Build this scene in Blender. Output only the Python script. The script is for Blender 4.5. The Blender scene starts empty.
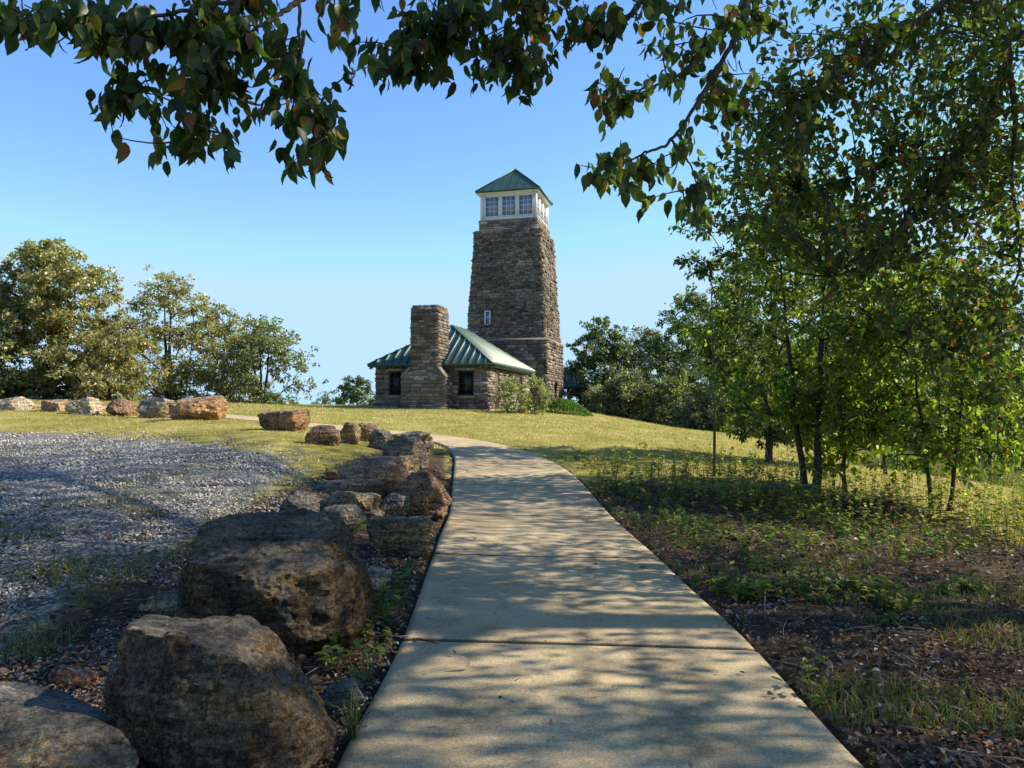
import bpy, bmesh, math, random
import numpy as np
from mathutils import Vector, Matrix, noise
R = math.radians
random.seed(7); rng = np.random.default_rng(7)
SC = bpy.context.scene
COL = SC.collection
# ------------------------------------------------------------------ camera, sky, sun, exposure
F = 769.0; EYE = 1.5; TH = math.atan(24 / F)
cd = bpy.data.cameras.new('camera'); cam = bpy.data.objects.new('camera', cd); COL.objects.link(cam)
cam.location = (0, 0, EYE); cam.rotation_euler = (math.pi / 2 + TH, 0, 0)
cd.sensor_width = 36; cd.lens = 36 * F / 1024; cd.clip_start = .05; cd.clip_end = 6000
SC.camera = cam
SUN_AZ, SUN_EL = 80, 37        # degrees to the right of the view direction, degrees above the horizon
w = bpy.data.worlds.new('World'); SC.world = w; w.use_nodes = True
nt = w.node_tree; nt.nodes.clear()
sky = nt.nodes.new('ShaderNodeTexSky'); sky.sky_type = 'NISHITA'; sky.sun_disc = False
sky.sun_elevation = R(SUN_EL); sky.sun_rotation = R(SUN_AZ); sky.altitude = 900; sky.air_density = 1.; sky.dust_density = 0.; sky.ozone_density = 2
bg = nt.nodes.new('ShaderNodeBackground'); bg.inputs['Strength'].default_value = .142
wo = nt.nodes.new('ShaderNodeOutputWorld')
hs = nt.nodes.new('ShaderNodeHueSaturation'); hs.inputs['Saturation'].default_value = 1.12; nt.links.new(sky.outputs[0], hs.inputs['Color']); tn_ = nt.nodes.new('ShaderNodeMix'); tn_.data_type = 'RGBA'; tn_.blend_type = 'MULTIPLY'; tn_.inputs[0].default_value = 1; tn_.inputs[7].default_value = (.9, .95, 1.08, 1); nt.links.new(hs.outputs[0], tn_.inputs[6]); dk_ = nt.nodes.new('ShaderNodeMix'); dk_.data_type = 'RGBA'; dk_.blend_type = 'DARKEN'; dk_.inputs[0].default_value = 1; dk_.inputs[7].default_value = (2.0, 3.0, 3.95, 1); nt.links.new(tn_.outputs[2], dk_.inputs[6]); nt.links.new(dk_.outputs[2], bg.inputs[0]); nt.links.new(bg.outputs[0], wo.inputs[0])
sd = bpy.data.lights.new('sun', 'SUN'); sun = bpy.data.objects.new('sun', sd); COL.objects.link(sun)
sd.energy = 5; sd.angle = R(.55); sd.color = (1, .9, .72)
sv = Vector((math.sin(R(SUN_AZ)) * math.cos(R(SUN_EL)), math.cos(R(SUN_AZ)) * math.cos(R(SUN_EL)), math.sin(R(SUN_EL))))
sun.rotation_euler = sv.to_track_quat('Z', 'Y').to_euler(); sun.location = (20, 10, 30)
vs = SC.view_settings; vs.view_transform = 'Standard'; vs.look = 'None'; vs.gamma = 1; vs.exposure = .95
SC.cycles.max_bounces = 6; SC.cycles.diffuse_bounces = 3; SC.cycles.glossy_bounces = 2; SC.cycles.transmission_bounces = 3
# ------------------------------------------------------------------ helpers
def at(px, py, D):
    """the point seen at pixel px,py whose distance along the view (world Y) is D"""
    u = (px - 512) / F; v = (384 - py) / F
    y = math.cos(TH) - v * math.sin(TH); z = math.sin(TH) + v * math.cos(TH)
    return Vector((u / y * D, D, EYE + z / y * D))
def tag(o, label=None, cat=None, group=None, kind=None):
    if label: o['label'] = label
    if cat: o['category'] = cat
    if group: o['group'] = group
    if kind: o['kind'] = kind
    return o
def empty(name, loc=(0, 0, 0), rz=0):
    o = bpy.data.objects.new(name, None); COL.objects.link(o); o.location = loc; o.rotation_euler.z = rz
    o.empty_display_size = .2
    return o
class Acc:
    """collects vertices, faces and a colour per vertex, links them as ONE mesh object"""
    def __init__(s): s.V = []; s.F = []; s.C = []; s.n = 0
    def add(s, v, faces, c=None):
        v = np.asarray(v, dtype=np.float32).reshape(-1, 3); m = len(v)
        if c is None: c = (1, 1, 1)
        c = np.asarray(c, dtype=np.float32)
        if c.ndim == 1: c = np.tile(c[:3], (m, 1))
        s.V.append(v); s.C.append(c)
        if isinstance(faces, np.ndarray): faces = [faces]
        for f in faces:
            f = np.asarray(f, dtype=np.int32)
            if f.ndim == 1: f = f[None]
            s.F.append(f + s.n)
        s.n += m
    def box(s, c, size, rz=0, col=None, M=None):
        sx, sy, sz = [q / 2 for q in size]
        v = np.array([[x, y, z] for x in (-sx, sx) for y in (-sy, sy) for z in (-sz, sz)])
        if rz:
            a, b = math.cos(rz), math.sin(rz); v = np.stack([v[:, 0] * a - v[:, 1] * b, v[:, 0] * b + v[:, 1] * a, v[:, 2]], 1)
        if M is not None: v = v @ np.array(M.to_3x3()).T
        v = v + np.array(c)
        s.add(v, np.array([[0, 1, 3, 2], [4, 6, 7, 5], [0, 4, 5, 1], [2, 3, 7, 6], [0, 2, 6, 4], [1, 5, 7, 3]]), col)
    def bar(s, a, b, w_, h_, col=None, up=(0, 0, 1)):
        a = np.array(a, float); b = np.array(b, float); d = b - a; L = np.linalg.norm(d); d /= L
        x = np.cross(d, up); nx = np.linalg.norm(x); x = x / nx if nx > 1e-6 else np.array([1., 0, 0]); u = np.cross(x, d)
        v = []
        for p in (a, b):
            for i, j in ((-1, -1), (1, -1), (1, 1), (-1, 1)): v.append(p + x * w_ / 2 * i + u * h_ / 2 * j)
        s.add(v, np.array([[3, 2, 1, 0], [4, 5, 6, 7], [0, 1, 5, 4], [1, 2, 6, 5], [2, 3, 7, 6], [3, 0, 4, 7]]), col)
    def tube(s, pts, rad, k=6, col=None):
        P = np.array([list(p) for p in pts], float); n = len(P)
        rad = np.broadcast_to(np.array(rad, float), (n,))
        T = np.gradient(P, axis=0); T /= np.maximum(np.linalg.norm(T, axis=1, keepdims=True), 1e-9)
        ref = np.array([0, 0, 1.]) if abs(T[0][2]) < .9 else np.array([1., 0, 0])
        X = np.cross(T, ref); X /= np.maximum(np.linalg.norm(X, axis=1, keepdims=True), 1e-9); Y = np.cross(T, X)
        a = np.arange(k) * 2 * math.pi / k
        V = P[:, None] + rad[:, None, None] * (np.cos(a)[None, :, None] * X[:, None] + np.sin(a)[None, :, None] * Y[:, None])
        i = np.arange(n - 1)[:, None] * k; j = np.arange(k)[None]; j2 = (j + 1) % k
        Q = np.stack([i + j, i + j2, i + k + j2, i + k + j], -1).reshape(-1, 4)
        s.add(V.reshape(-1, 3), [Q, np.arange(k)[::-1], np.arange(k) + (n - 1) * k], col)
    def build(s, name, mat, parent=None, smooth=False):
        me = bpy.data.meshes.new(name)
        V = np.concatenate(s.V) if s.V else np.zeros((0, 3), np.float32); C = np.concatenate(s.C)
        me.vertices.add(len(V)); me.vertices.foreach_set('co', V.astype(np.float32).ravel())
        fl = [f.ravel() for f in s.F]; tot = np.concatenate([np.full(len(f), f.shape[1], np.int32) for f in s.F])
        L = np.concatenate(fl); me.loops.add(len(L)); me.loops.foreach_set('vertex_index', L)
        me.polygons.add(len(tot)); st = np.concatenate([[0], np.cumsum(tot)[:-1]]).astype(np.int32)
        me.polygons.foreach_set('loop_start', st)
        try: me.polygons.foreach_set('loop_total', tot)
        except Exception: pass
        if smooth: me.polygons.foreach_set('use_smooth', np.ones(len(tot), bool))
        me.update(calc_edges=True)
        at_ = me.color_attributes.new('col', 'FLOAT_COLOR', 'POINT')
        at_.data.foreach_set('color', np.concatenate([C, np.ones((len(C), 1), np.float32)], 1).astype(np.float32).ravel())
        me.materials.append(mat)
        o = bpy.data.objects.new(name, me); COL.objects.link(o)
        if parent: o.parent = parent
        return o
# ------------------------------------------------------------------ materials
def newmat(name):
    m = bpy.data.materials.new(name); m.use_nodes = True; n = m.node_tree; n.nodes.clear()
    out = n.nodes.new('ShaderNodeOutputMaterial'); b = n.nodes.new('ShaderNodeBsdfPrincipled'); n.links.new(b.outputs[0], out.inputs[0])
    b.inputs['Roughness'].default_value = .85; b.inputs['Specular IOR Level'].default_value = .25
    return m, n, b, out
def nd(n, t, **kw):
    x = n.nodes.new(t)
    for k, v in kw.items():
        if k in x.inputs: x.inputs[k].default_value = v
        else: setattr(x, k, v)
    return x
def noise_n(n, scale, detail=6, rough=.6, vec=None, coord='Object', stretch=None):
    t = nd(n, 'ShaderNodeTexNoise'); t.inputs['Scale'].default_value = scale; t.inputs['Detail'].default_value = detail; t.inputs['Roughness'].default_value = rough
    if vec is None:
        tc = nd(n, 'ShaderNodeTexCoord'); vec = tc.outputs[coord]
    if stretch:
        mp = nd(n, 'ShaderNodeMapping'); mp.inputs['Scale'].default_value = stretch; n.links.new(vec, mp.inputs[0]); vec = mp.outputs[0]
    n.links.new(vec, t.inputs['Vector']); return t
def ramp(n, fac, stops):
    r = nd(n, 'ShaderNodeValToRGB'); e = r.color_ramp.elements
    while len(e) < len(stops): e.new(.5)
    for x, (p, c) in zip(e, stops): x.position = p; x.color = (*c, 1) if len(c) == 3 else c
    n.links.new(fac, r.inputs[0]); return r
def mix(n, fac, a, b, mode='MIX'):
    m = nd(n, 'ShaderNodeMix', data_type='RGBA', blend_type=mode)
    for s, i in ((fac, 0), (a, 6), (b, 7)):
        if isinstance(s, (int, float)): m.inputs[i].default_value = s
        elif isinstance(s, tuple): m.inputs[i].default_value = (*s, 1)
        else: n.links.new(s, m.inputs[i])
    return m.outputs[2]
def bump(n, b, h, strength=.5, dist=.02):
    u = nd(n, 'ShaderNodeBump'); u.inputs['Strength'].default_value = strength; u.inputs['Distance'].default_value = dist
    n.links.new(h, u.inputs['Height']); n.links.new(u.outputs[0], b.inputs['Normal'])
def g3(v): return (v, v, v)
def attr(n, name='col'):
    a = nd(n, 'ShaderNodeAttribute'); a.attribute_name = name; return a.outputs['Color']
def mat_simple(name, c, rough=.6, var=.15, scale=6, spec=.3, metal=0):
    m, n, b, o = newmat(name); t = noise_n(n, scale)
    r = ramp(n, t.outputs[0], [(.3, tuple(q * (1 - var) for q in c)), (.7, tuple(min(1, q * (1 + var)) for q in c))])
    n.links.new(r.outputs[0], b.inputs[0]); b.inputs['Roughness'].default_value = rough; b.inputs['Specular IOR Level'].default_value = spec; b.inputs['Metallic'].default_value = metal
    return m
def mat_attr(name, rough=.9, scale=12, lo=.7, hi=1.25, bs=.5, bd=.01, spec=.2, detail=8):
    m, n, b, o = newmat(name); t = noise_n(n, scale, detail, .65)
    r = ramp(n, t.outputs[0], [(.3, g3(lo)), (.7, g3(hi))])
    n.links.new(mix(n, 1., attr(n), r.outputs[0], 'MULTIPLY'), b.inputs[0]); bump(n, b, t.outputs[0], bs, bd)
    b.inputs['Roughness'].default_value = rough; b.inputs['Specular IOR Level'].default_value = spec
    return m
def mat_leaf(name, trans=.45, boost=(2.2, 2.4, 1.1), gloss=.06):
    m = bpy.data.materials.new(name); m.use_nodes = True; n = m.node_tree; n.nodes.clear()
    out = nd(n, 'ShaderNodeOutputMaterial'); c = attr(n)
    d = nd(n, 'ShaderNodeBsdfDiffuse'); t = nd(n, 'ShaderNodeBsdfTranslucent'); g = nd(n, 'ShaderNodeBsdfGlossy', Roughness=.42)
    n.links.new(c, d.inputs[0]); n.links.new(mix(n, 1., c, boost, 'MULTIPLY'), t.inputs[0])
    m1 = nd(n, 'ShaderNodeMixShader'); m1.inputs[0].default_value = trans; n.links.new(d.outputs[0], m1.inputs[1]); n.links.new(t.outputs[0], m1.inputs[2])
    m2 = nd(n, 'ShaderNodeMixShader'); m2.inputs[0].default_value = gloss; n.links.new(m1.outputs[0], m2.inputs[1]); n.links.new(g.outputs[0], m2.inputs[2])
    n.links.new(m2.outputs[0], out.inputs[0]); return m
M = {}
M['leaf'] = mat_leaf('leaf', .5, (2.3, 2.4, 1.), .03); M['leaf_far'] = mat_leaf('leaf_far', .4, (1.7, 1.8, .9), .05); M['grass'] = mat_leaf('grass_blade', .35, (1.6, 1.6, .9), .03)
M['litter'] = mat_leaf('dry_leaf', .15, (1.5, 1.3, 1), .015)
M['bark'] = mat_attr('bark', .95, 30, .55, 1.3, .8, .01)
M['masonry'] = mat_attr('masonry', .92, 9, .65, 1.3, .6, .02)
M['pebble'] = mat_attr('pebble', .9, 60, .8, 1.2, .3, .003)
M['white'] = mat_simple('white_paint', (.66, .66, .64), .5, .05)
M['timber'] = mat_simple('dark_timber', (.09, .07, .055), .8, .3)
M['darkframe'] = mat_simple('dark_window_frame', (.05, .045, .04), .6, .2)
M['coping'] = mat_simple('coping_stone', (.24, .21, .17), .9, .3)
def mk_roof():
    m, n, b, o = newmat('green_metal_roof'); t = noise_n(n, 1.2, 5)
    r = ramp(n, t.outputs[0], [(.3, (.016, .055, .04)), (.75, (.028, .08, .058))]); n.links.new(r.outputs[0], b.inputs[0])
    b.inputs['Roughness'].default_value = .5; b.inputs['Specular IOR Level'].default_value = .6; return m
M['roof'] = mk_roof()
def mk_glass(name='window_glass', c0_=(.14, .21, .38), sp_=.8):
    m, n, b, o = newmat(name); b.inputs[0].default_value = (*c0_, 1); b.inputs['Roughness'].default_value = .06; b.inputs['Specular IOR Level'].default_value = sp_
    t = noise_n(n, 1.5, 2); bump(n, b, t.outputs[0], .1, .03); return m
M['glass'] = mk_glass(); M['glass_dark'] = mk_glass('dark_window_glass', (.012, .014, .018), .35)  # tower panes: the sky's reflection is put into the blue base colour
def mk_rock():
    m, n, b, o = newmat('boulder_rock')
    oi = nd(n, 'ShaderNodeObjectInfo'); tc = nd(n, 'ShaderNodeTexCoord')
    big = noise_n(n, 2.2, 8, .62, stretch=(1, 1, 2.2)); fine = noise_n(n, 38, 8, .7); str_ = noise_n(n, 5, 8, .6, stretch=(.7, .7, 5))
    c = mix(n, 1., oi.outputs['Color'], ramp(n, big.outputs[0], [(.32, (.4, .37, .35)), (.48, (1, 1, 1)), (.6, (1.5, 1.25, .85)), (.72, (1.6, 1.45, 1.2))]).outputs[0], 'MULTIPLY')
    c = mix(n, 1., c, ramp(n, fine.outputs[0], [(.32, g3(.4)), (.68, g3(1.5))]).outputs[0], 'MULTIPLY')
    c = mix(n, .85, c, ramp(n, str_.outputs[0], [(.38, g3(.45)), (.5, g3(1.)), (.7, g3(1.3))]).outputs[0], 'MULTIPLY')
    ff = noise_n(n, 160, 6, .75); c = mix(n, 1., c, ramp(n, ff.outputs[0], [(.38, g3(.35)), (.62, g3(1.5))]).outputs[0], 'MULTIPLY')
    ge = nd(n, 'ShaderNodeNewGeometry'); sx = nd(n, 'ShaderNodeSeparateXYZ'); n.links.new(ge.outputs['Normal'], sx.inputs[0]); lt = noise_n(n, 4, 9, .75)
    mm = nd(n, 'ShaderNodeMath', operation='MULTIPLY'); n.links.new(sx.outputs[2], mm.inputs[0]); n.links.new(lt.outputs[0], mm.inputs[1]); c = mix(n, ramp(n, mm.outputs[0], [(.3, g3(0)), (.5, g3(.6))]).outputs[0], c, (.21, .2, .17))  # upward faces greyed in patches: skylight on the boulder tops painted into the colour
    mp = nd(n, 'ShaderNodeMapping'); mp.inputs['Rotation'].default_value = (.35, .5, .3); mp.inputs['Scale'].default_value = (.6, .6, 7); n.links.new(tc.outputs['Object'], mp.inputs[0])
    sk = noise_n(n, 9, 9, .75, vec=mp.outputs[0]); c = mix(n, .9, c, ramp(n, sk.outputs[0], [(.36, g3(.35)), (.46, g3(.95)), (.56, g3(1.)), (.66, g3(1.7))]).outputs[0], 'MULTIPLY')
    li = noise_n(n, 6, 9, .75); lf = ramp(n, li.outputs[0], [(.56, g3(0)), (.64, g3(.75))])
    c = mix(n, lf.outputs[0], c, (.19, .19, .165))
    li2 = noise_n(n, 9, 9, .7, stretch=(1.3, 1, .8)); lf2 = ramp(n, li2.outputs[0], [(.64, g3(0)), (.7, g3(.3))])
    c = mix(n, lf2.outputs[0], c, (.05, .055, .04))
    ck = nd(n, 'ShaderNodeTexVoronoi', feature='DISTANCE_TO_EDGE'); ck.inputs['Scale'].default_value = 2.6; wv = noise_n(n, 3, 6, .7); wm = mix(n, .3, tc.outputs['Object'], wv.outputs['Color']); n.links.new(wm, ck.inputs['Vector'])
    c = mix(n, .8, c, ramp(n, ck.outputs[0], [(0, g3(.15)), (.018, g3(1))]).outputs[0], 'MULTIPLY'); c = mix(n, .55, c, ramp(n, fine.outputs[0], [(.42, g3(.55)), (.58, g3(1.45))]).outputs[0], 'MULTIPLY')
    n.links.new(c, b.inputs[0])
    h = mix(n, .3, mix(n, .5, fine.outputs[0], str_.outputs[0]), sk.outputs[0]); bump(n, b, h, 1., .11); b.inputs['Roughness'].default_value = .93; b.inputs['Specular IOR Level'].default_value = .15
    return m
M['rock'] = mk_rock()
def mk_concrete():
    m, n, b, o = newmat('concrete'); a = noise_n(n, .9, 8, .65); f = noise_n(n, 90, 6, .7); s = noise_n(n, 4, 8, .7, stretch=(1, 1, 1))
    br = noise_n(n, 10, 4, .6, stretch=(.4, 9, 1))
    c = ramp(n, a.outputs[0], [(.35, (.36, .28, .165)), (.65, (.52, .415, .25))]).outputs[0]
    c = mix(n, 1., c, ramp(n, f.outputs[0], [(.38, g3(.62)), (.62, g3(1.22))]).outputs[0], 'MULTIPLY')
    c = mix(n, 1., c, ramp(n, br.outputs[0], [(.3, g3(.93)), (.7, g3(1.06))]).outputs[0], 'MULTIPLY')
    c = mix(n, 1., c, ramp(n, s.outputs[0], [(.3, (.66, .63, .6)), (.46, g3(.97)), (.8, g3(1.08))]).outputs[0], 'MULTIPLY')
    sm = noise_n(n, 2.3, 9, .8); c = mix(n, 1., c, ramp(n, sm.outputs[0], [(.36, (.62, .6, .57)), (.47, g3(1.)), (.6, g3(1.)), (.72, (1.14, 1.12, 1.1))]).outputs[0], 'MULTIPLY')
    sk = noise_n(n, 17, 3, .5); c = mix(n, 1., c, ramp(n, sk.outputs[0], [(.24, g3(.4)), (.3, g3(1))]).outputs[0], 'MULTIPLY')
    n.links.new(mix(n, 1., c, attr(n), 'MULTIPLY'), b.inputs[0]); bump(n, b, f.outputs[0], .5, .006); b.inputs['Roughness'].default_value = .9
    return m
M['concrete'] = mk_concrete()
def mk_ground():
    m, n, b, o = newmat('ground')
    a = nd(n, 'ShaderNodeAttribute'); a.attribute_name = 'col'; sp = nd(n, 'ShaderNodeSeparateColor'); n.links.new(a.outputs['Color'], sp.inputs[0])
    n1 = noise_n(n, .7, 8, .65); n2 = noise_n(n, 6, 8, .7); n3 = noise_n(n, 45, 5, .7)
    lawn = ramp(n, n1.outputs[0], [(.28, (.16, .15, .035)), (.45, (.25, .22, .06)), (.58, (.34, .29, .11)), (.75, (.42, .34, .16))]).outputs[0]
    lawn = mix(n, 1., lawn, ramp(n, n2.outputs[0], [(.3, (.6, .65, .55)), (.7, (1.35, 1.3, 1.2))]).outputs[0], 'MULTIPLY')
    lawn = mix(n, 1., lawn, ramp(n, n3.outputs[0], [(.3, g3(.6)), (.7, g3(1.35))]).outputs[0], 'MULTIPLY')
    vo = nd(n, 'ShaderNodeTexVoronoi'); tc = nd(n, 'ShaderNodeTexCoord'); n.links.new(tc.outputs['Object'], vo.inputs['Vector']); vo.inputs['Scale'].default_value = 28
    sv_ = nd(n, 'ShaderNodeSeparateColor'); n.links.new(vo.outputs['Color'], sv_.inputs[0])
    grav = ramp(n, sv_.outputs[0], [(0, (.16, .155, .145)), (.5, (.29, .28, .265)), (1, (.46, .445, .42))]).outputs[0]
    grav = mix(n, 1., grav, ramp(n, vo.outputs['Distance'], [(.2, g3(1.1)), (.6, g3(.35))]).outputs[0], 'MULTIPLY')
    dirt = ramp(n, n2.outputs[0], [(.3, (.035, .025, .018)), (.5, (.07, .05, .035)), (.7, (.12, .09, .065))]).outputs[0]
    dirt = mix(n, 1., dirt, ramp(n, n3.outputs[0], [(.3, g3(.5)), (.7, g3(1.5))]).outputs[0], 'MULTIPLY')
    def fac(ch, wob=.55):
        ma = nd(n, 'ShaderNodeMath', operation='MULTIPLY_ADD'); n.links.new(n2.outputs[0], ma.inputs[0]); ma.inputs[1].default_value = wob * 2; n.links.new(ch, ma.inputs[2])
        return ramp(n, ma.outputs[0], [(.45 + wob, g3(0)), (.58 + wob if .58 + wob <= 1 else 1, g3(1))]).outputs[0]
    c = mix(n, fac(sp.outputs[0], .4), lawn, grav); c = mix(n, fac(sp.outputs[1], .35), c, dirt)
    n.links.new(c, b.inputs[0]); bump(n, b, mix(n, .5, n2.outputs[0], n3.outputs[0]), .9, .04); b.inputs['Roughness'].default_value = 1; b.inputs['Specular IOR Level'].default_value = .05
    return m
M['ground'] = mk_ground()
# ------------------------------------------------------------------ terrain height: a smooth surface through measured points
# path edges: pixel x, pixel y, distance
PL = [(336, 768, 3.12), (398, 649, 4.58), (432, 558, 7.25), (448.5, 515, 10.1), (452, 486, 12.7), (454, 462, 15.8), (452, 453, 17.2), (444, 446.5, 18.9), (425, 441, 20.2), (380, 436, 21.3), (313, 428, 22.4), (235, 419.5, 23.3), (150, 413, 24.2)]
PR = [(862, 768, 3.12), (763.5, 657, 4.58), (664, 563, 7.25), (614, 519, 10.1), (585, 486, 12.9), (561, 467, 15.6), (530, 453, 18.5), (491.6, 443, 20.6), (453, 437, 22.2), (424.5, 434, 23.1), (380, 430, 23.9), (313, 423.5, 24.8), (235, 415.5, 25.6), (150, 409.5, 26.5)]
ctl = [at(*p) for p in PL + PR]
for p in [(50, 650, 4.4), (60, 600, 5.0), (60, 550, 6.3), (60, 500, 8.4), (60, 470, 10.6), (60, 450, 13.2), (40, 430, 17.5), (150, 440, 15.), (235, 448, 13), (60, 411, 22.5), (200, 420, 18.5), (285, 431, 15.8), (60, 404, 30), (160, 403, 34), (0, 400, 40), (250, 405, 34), (300, 500, 9), (250, 560, 6.6), (300, 460, 12.2), (340, 410, 35), (340, 447, 14.),
          (430, 409.8, 37.5), (375, 408.5, 39.5), (487, 410.5, 38.5), (541, 409, 50), (600, 414, 46), (455, 418, 31), (530, 424, 29), (560, 440, 22), (620, 460, 17), (640, 426, 38), (720, 433, 36), (700, 445, 26), (760, 480, 13.8), (850, 500, 12.3), (800, 452, 30), (950, 474, 26), (1024, 492, 23), (1000, 560, 8.1), (900, 600, 6.), (1024, 768, 3.2), (900, 700, 3.95), (700, 580, 6.7), (930, 520, 11.2)]: ctl.append(at(*p))
for p in [(0, -6, -.1), (8, -6, -.3), (-8, -6, .1), (0, -25, -1), (25, 0, -2.2), (-25, 0, .9), (-25, 25, 1.5), (25, 45, -4.2), (14, 60, -3), (0, 68, .3), (-18, 66, .3), (-35, 60, .3), (35, 70, -9), (0, 0, -.02), (-3, 0, 0), (3, 1, -.02), (-5, 3.2, .05), (5, 6, -.05), (2, 56, .9), (7, 58, .1)]: ctl.append(Vector(p))
CT = np.array([list(c) for c in ctl])
def _k(r2): return .5 * r2 * np.log(np.maximum(r2, 1e-9))
_n = len(CT); _d2 = ((CT[:, None, :2] - CT[None, :, :2]) ** 2).sum(-1)
_A = np.zeros((_n + 3, _n + 3)); _A[:_n, :_n] = _k(_d2) + np.eye(_n) * .8; _A[:_n, _n] = 1; _A[:_n, _n + 1:] = CT[:, :2]; _A[_n, :_n] = 1; _A[_n + 1:, :_n] = CT[:, :2].T
_w = np.linalg.solve(_A, np.concatenate([CT[:, 2], [0, 0, 0]]))
def HN(X, Y):
    X = np.asarray(X, float); Y = np.asarray(Y, float); sh = X.shape; x = X.ravel(); y = Y.ravel(); o = np.zeros(len(x))
    for i in range(0, len(x), 40000):
        s = slice(i, i + 40000); xc = np.clip(x[s], -60, 60); yc = np.clip(y[s], -30, 85)
        d2 = (xc[:, None] - CT[None, :, 0]) ** 2 + (yc[:, None] - CT[None, :, 1]) ** 2
        o[s] = _k(d2) @ _w[:_n] + _w[_n] + xc * _w[_n + 1] + yc * _w[_n + 2]
    r = np.hypot(x, y - 15); t = np.clip((r - 48) / 110, 0, 1); t = t * t * (3 - 2 * t)
    return (o * (1 - t) + t * (-22 - np.minimum(r, 900) * .01)).reshape(sh)
def H(x, y): return float(HN(np.array([x]), np.array([y]))[0])
def G(px, py, lo=2.2, hi=60):
    """where the view ray through a pixel first meets the ground"""
    D = np.geomspace(lo, hi, 1500); p = at(px, py, 1.); q = p - Vector((0, 0, EYE))
    z = EYE + q.z * D; h = HN(q.x * D, D); k = np.nonzero(z <= h)[0]
    d = D[k[0]] if len(k) else hi
    return Vector((q.x * d, d, H(q.x * d, d)))
def catmull(P, n=14):
    P = [Vector(p) for p in P]; out = []
    for i in range(len(P) - 1):
        a = P[max(i - 1, 0)]; b = P[i]; c = P[i + 1]; d = P[min(i + 2, len(P) - 1)]
        for k in range(n):
            t = k / n; out.append(.5 * ((2 * b) + (c - a) * t + (2 * a - 5 * b + 4 * c - d) * t * t + (3 * b - a - 3 * c + d) * t ** 3))
    out.append(P[-1]); return out
def resample(P, m):
    P = np.array([list(p) for p in P]); s = np.concatenate([[0], np.cumsum(np.linalg.norm(np.diff(P, axis=0), axis=1))])
    t = np.linspace(0, s[-1], m); return np.stack([np.interp(t, s, P[:, i]) for i in range(3)], 1)
pl = [Vector((-.60, -3, 0)), Vector((-.66, 1.5, 0))] + [at(*p) for p in PL] + [Vector((-18, 26.2, 0)), Vector((-30, 29, 0))]
pr = [Vector((1.58, -3, 0)), Vector((1.50, 1.5, 0))] + [at(*p) for p in PR] + [Vector((-18, 28.4, 0)), Vector((-30, 31.2, 0))]
NPATH = 400
cl = catmull(pl); cr = catmull(pr)
LE = resample(cl, NPATH); RE = resample(cr, NPATH)
# keep the two edges opposite each other: pair each left sample with the closest right sample, monotone
RD = resample(cr, 4000); RE2 = []; j = 0
for i, p in enumerate(LE):
    d = np.hypot(RD[j:, 0] - p[0], RD[j:, 1] - p[1]); j = j + int(np.argmin(d[:400])); RE2.append(RD[j])
RE2 = np.array(RE2)
kk = np.ones(13) / 13
for c in range(3): RE2[:, c] = np.convolve(np.pad(RE2[:, c], 6, mode='edge'), kk, 'valid')
RE = RE2
PATHPOLY = np.concatenate([LE[:, :2], RE[::-1, :2]])
def inside(poly, X, Y):
    X = np.asarray(X); Y = np.asarray(Y); c = np.zeros(X.shape, bool); n = len(poly); j = n - 1
    for i in range(n):
        xi, yi = poly[i]; xj, yj = poly[j]
        if yi != yj: c ^= ((yi > Y) != (yj > Y)) & (X < (xj - xi) * (Y - yi) / (yj - yi) + xi)
        j = i
    return c
def sdist(poly, X, Y):
    """signed distance, positive inside"""
    X = np.asarray(X, float); Y = np.asarray(Y, float); d = np.full(X.shape, 1e9); n = len(poly)
    for i in range(n):
        a = np.array(poly[i - 1]); b = np.array(poly[i]); ab = b - a; L = ab @ ab + 1e-9
        t = np.clip(((X - a[0]) * ab[0] + (Y - a[1]) * ab[1]) / L, 0, 1)
        d = np.minimum(d, np.hypot(X - a[0] - t * ab[0], Y - a[1] - t * ab[1]))
    return np.where(inside(poly, X, Y), d, -d)
PP2 = np.concatenate([LE[::8, :2], RE[::-1][::8, :2]])
def gp(*pts): return [tuple(G(x, y)[:2]) for x, y in pts]
GRAVEL = [(-22, 19), (-15, 17.5)] + gp((0, 431), (60, 434), (150, 440), (205, 446), (290, 460), (280, 480), (245, 510), (195, 545), (135, 580), (85, 610), (40, 650), (0, 670)) + [(-6, 1), (-16, 2), (-24, 8)]
LITTER_L = gp((330, 470), (372, 452), (446, 452), (448, 470), (448, 515), (432, 558), (398, 649), (336, 766)) + [(-.6, 1), (-.6, -3), (-6, -3), (-5, 2.5)] + gp((30, 650), (90, 590), (150, 560), (215, 525), (285, 490))
LITTER_R = gp((590, 486), (614, 519), (664, 563), (763, 657), (862, 767)) + [(1.6, 1), (1.6, -4), (30, -6), (26, 8)] + gp((1020, 545), (960, 520), (880, 505), (800, 497), (720, 492), (650, 482))
def masks(X, Y):
    g = np.clip(.5 + sdist(GRAVEL, X, Y) / 2.2, 0, 1); l = np.clip(.5 + sdist(LITTER_L, X, Y) / 1.1, 0, 1); r = np.clip(.5 + sdist(LITTER_R, X, Y) / 1.6, 0, 1)
    return g, np.maximum(l, r)
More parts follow.
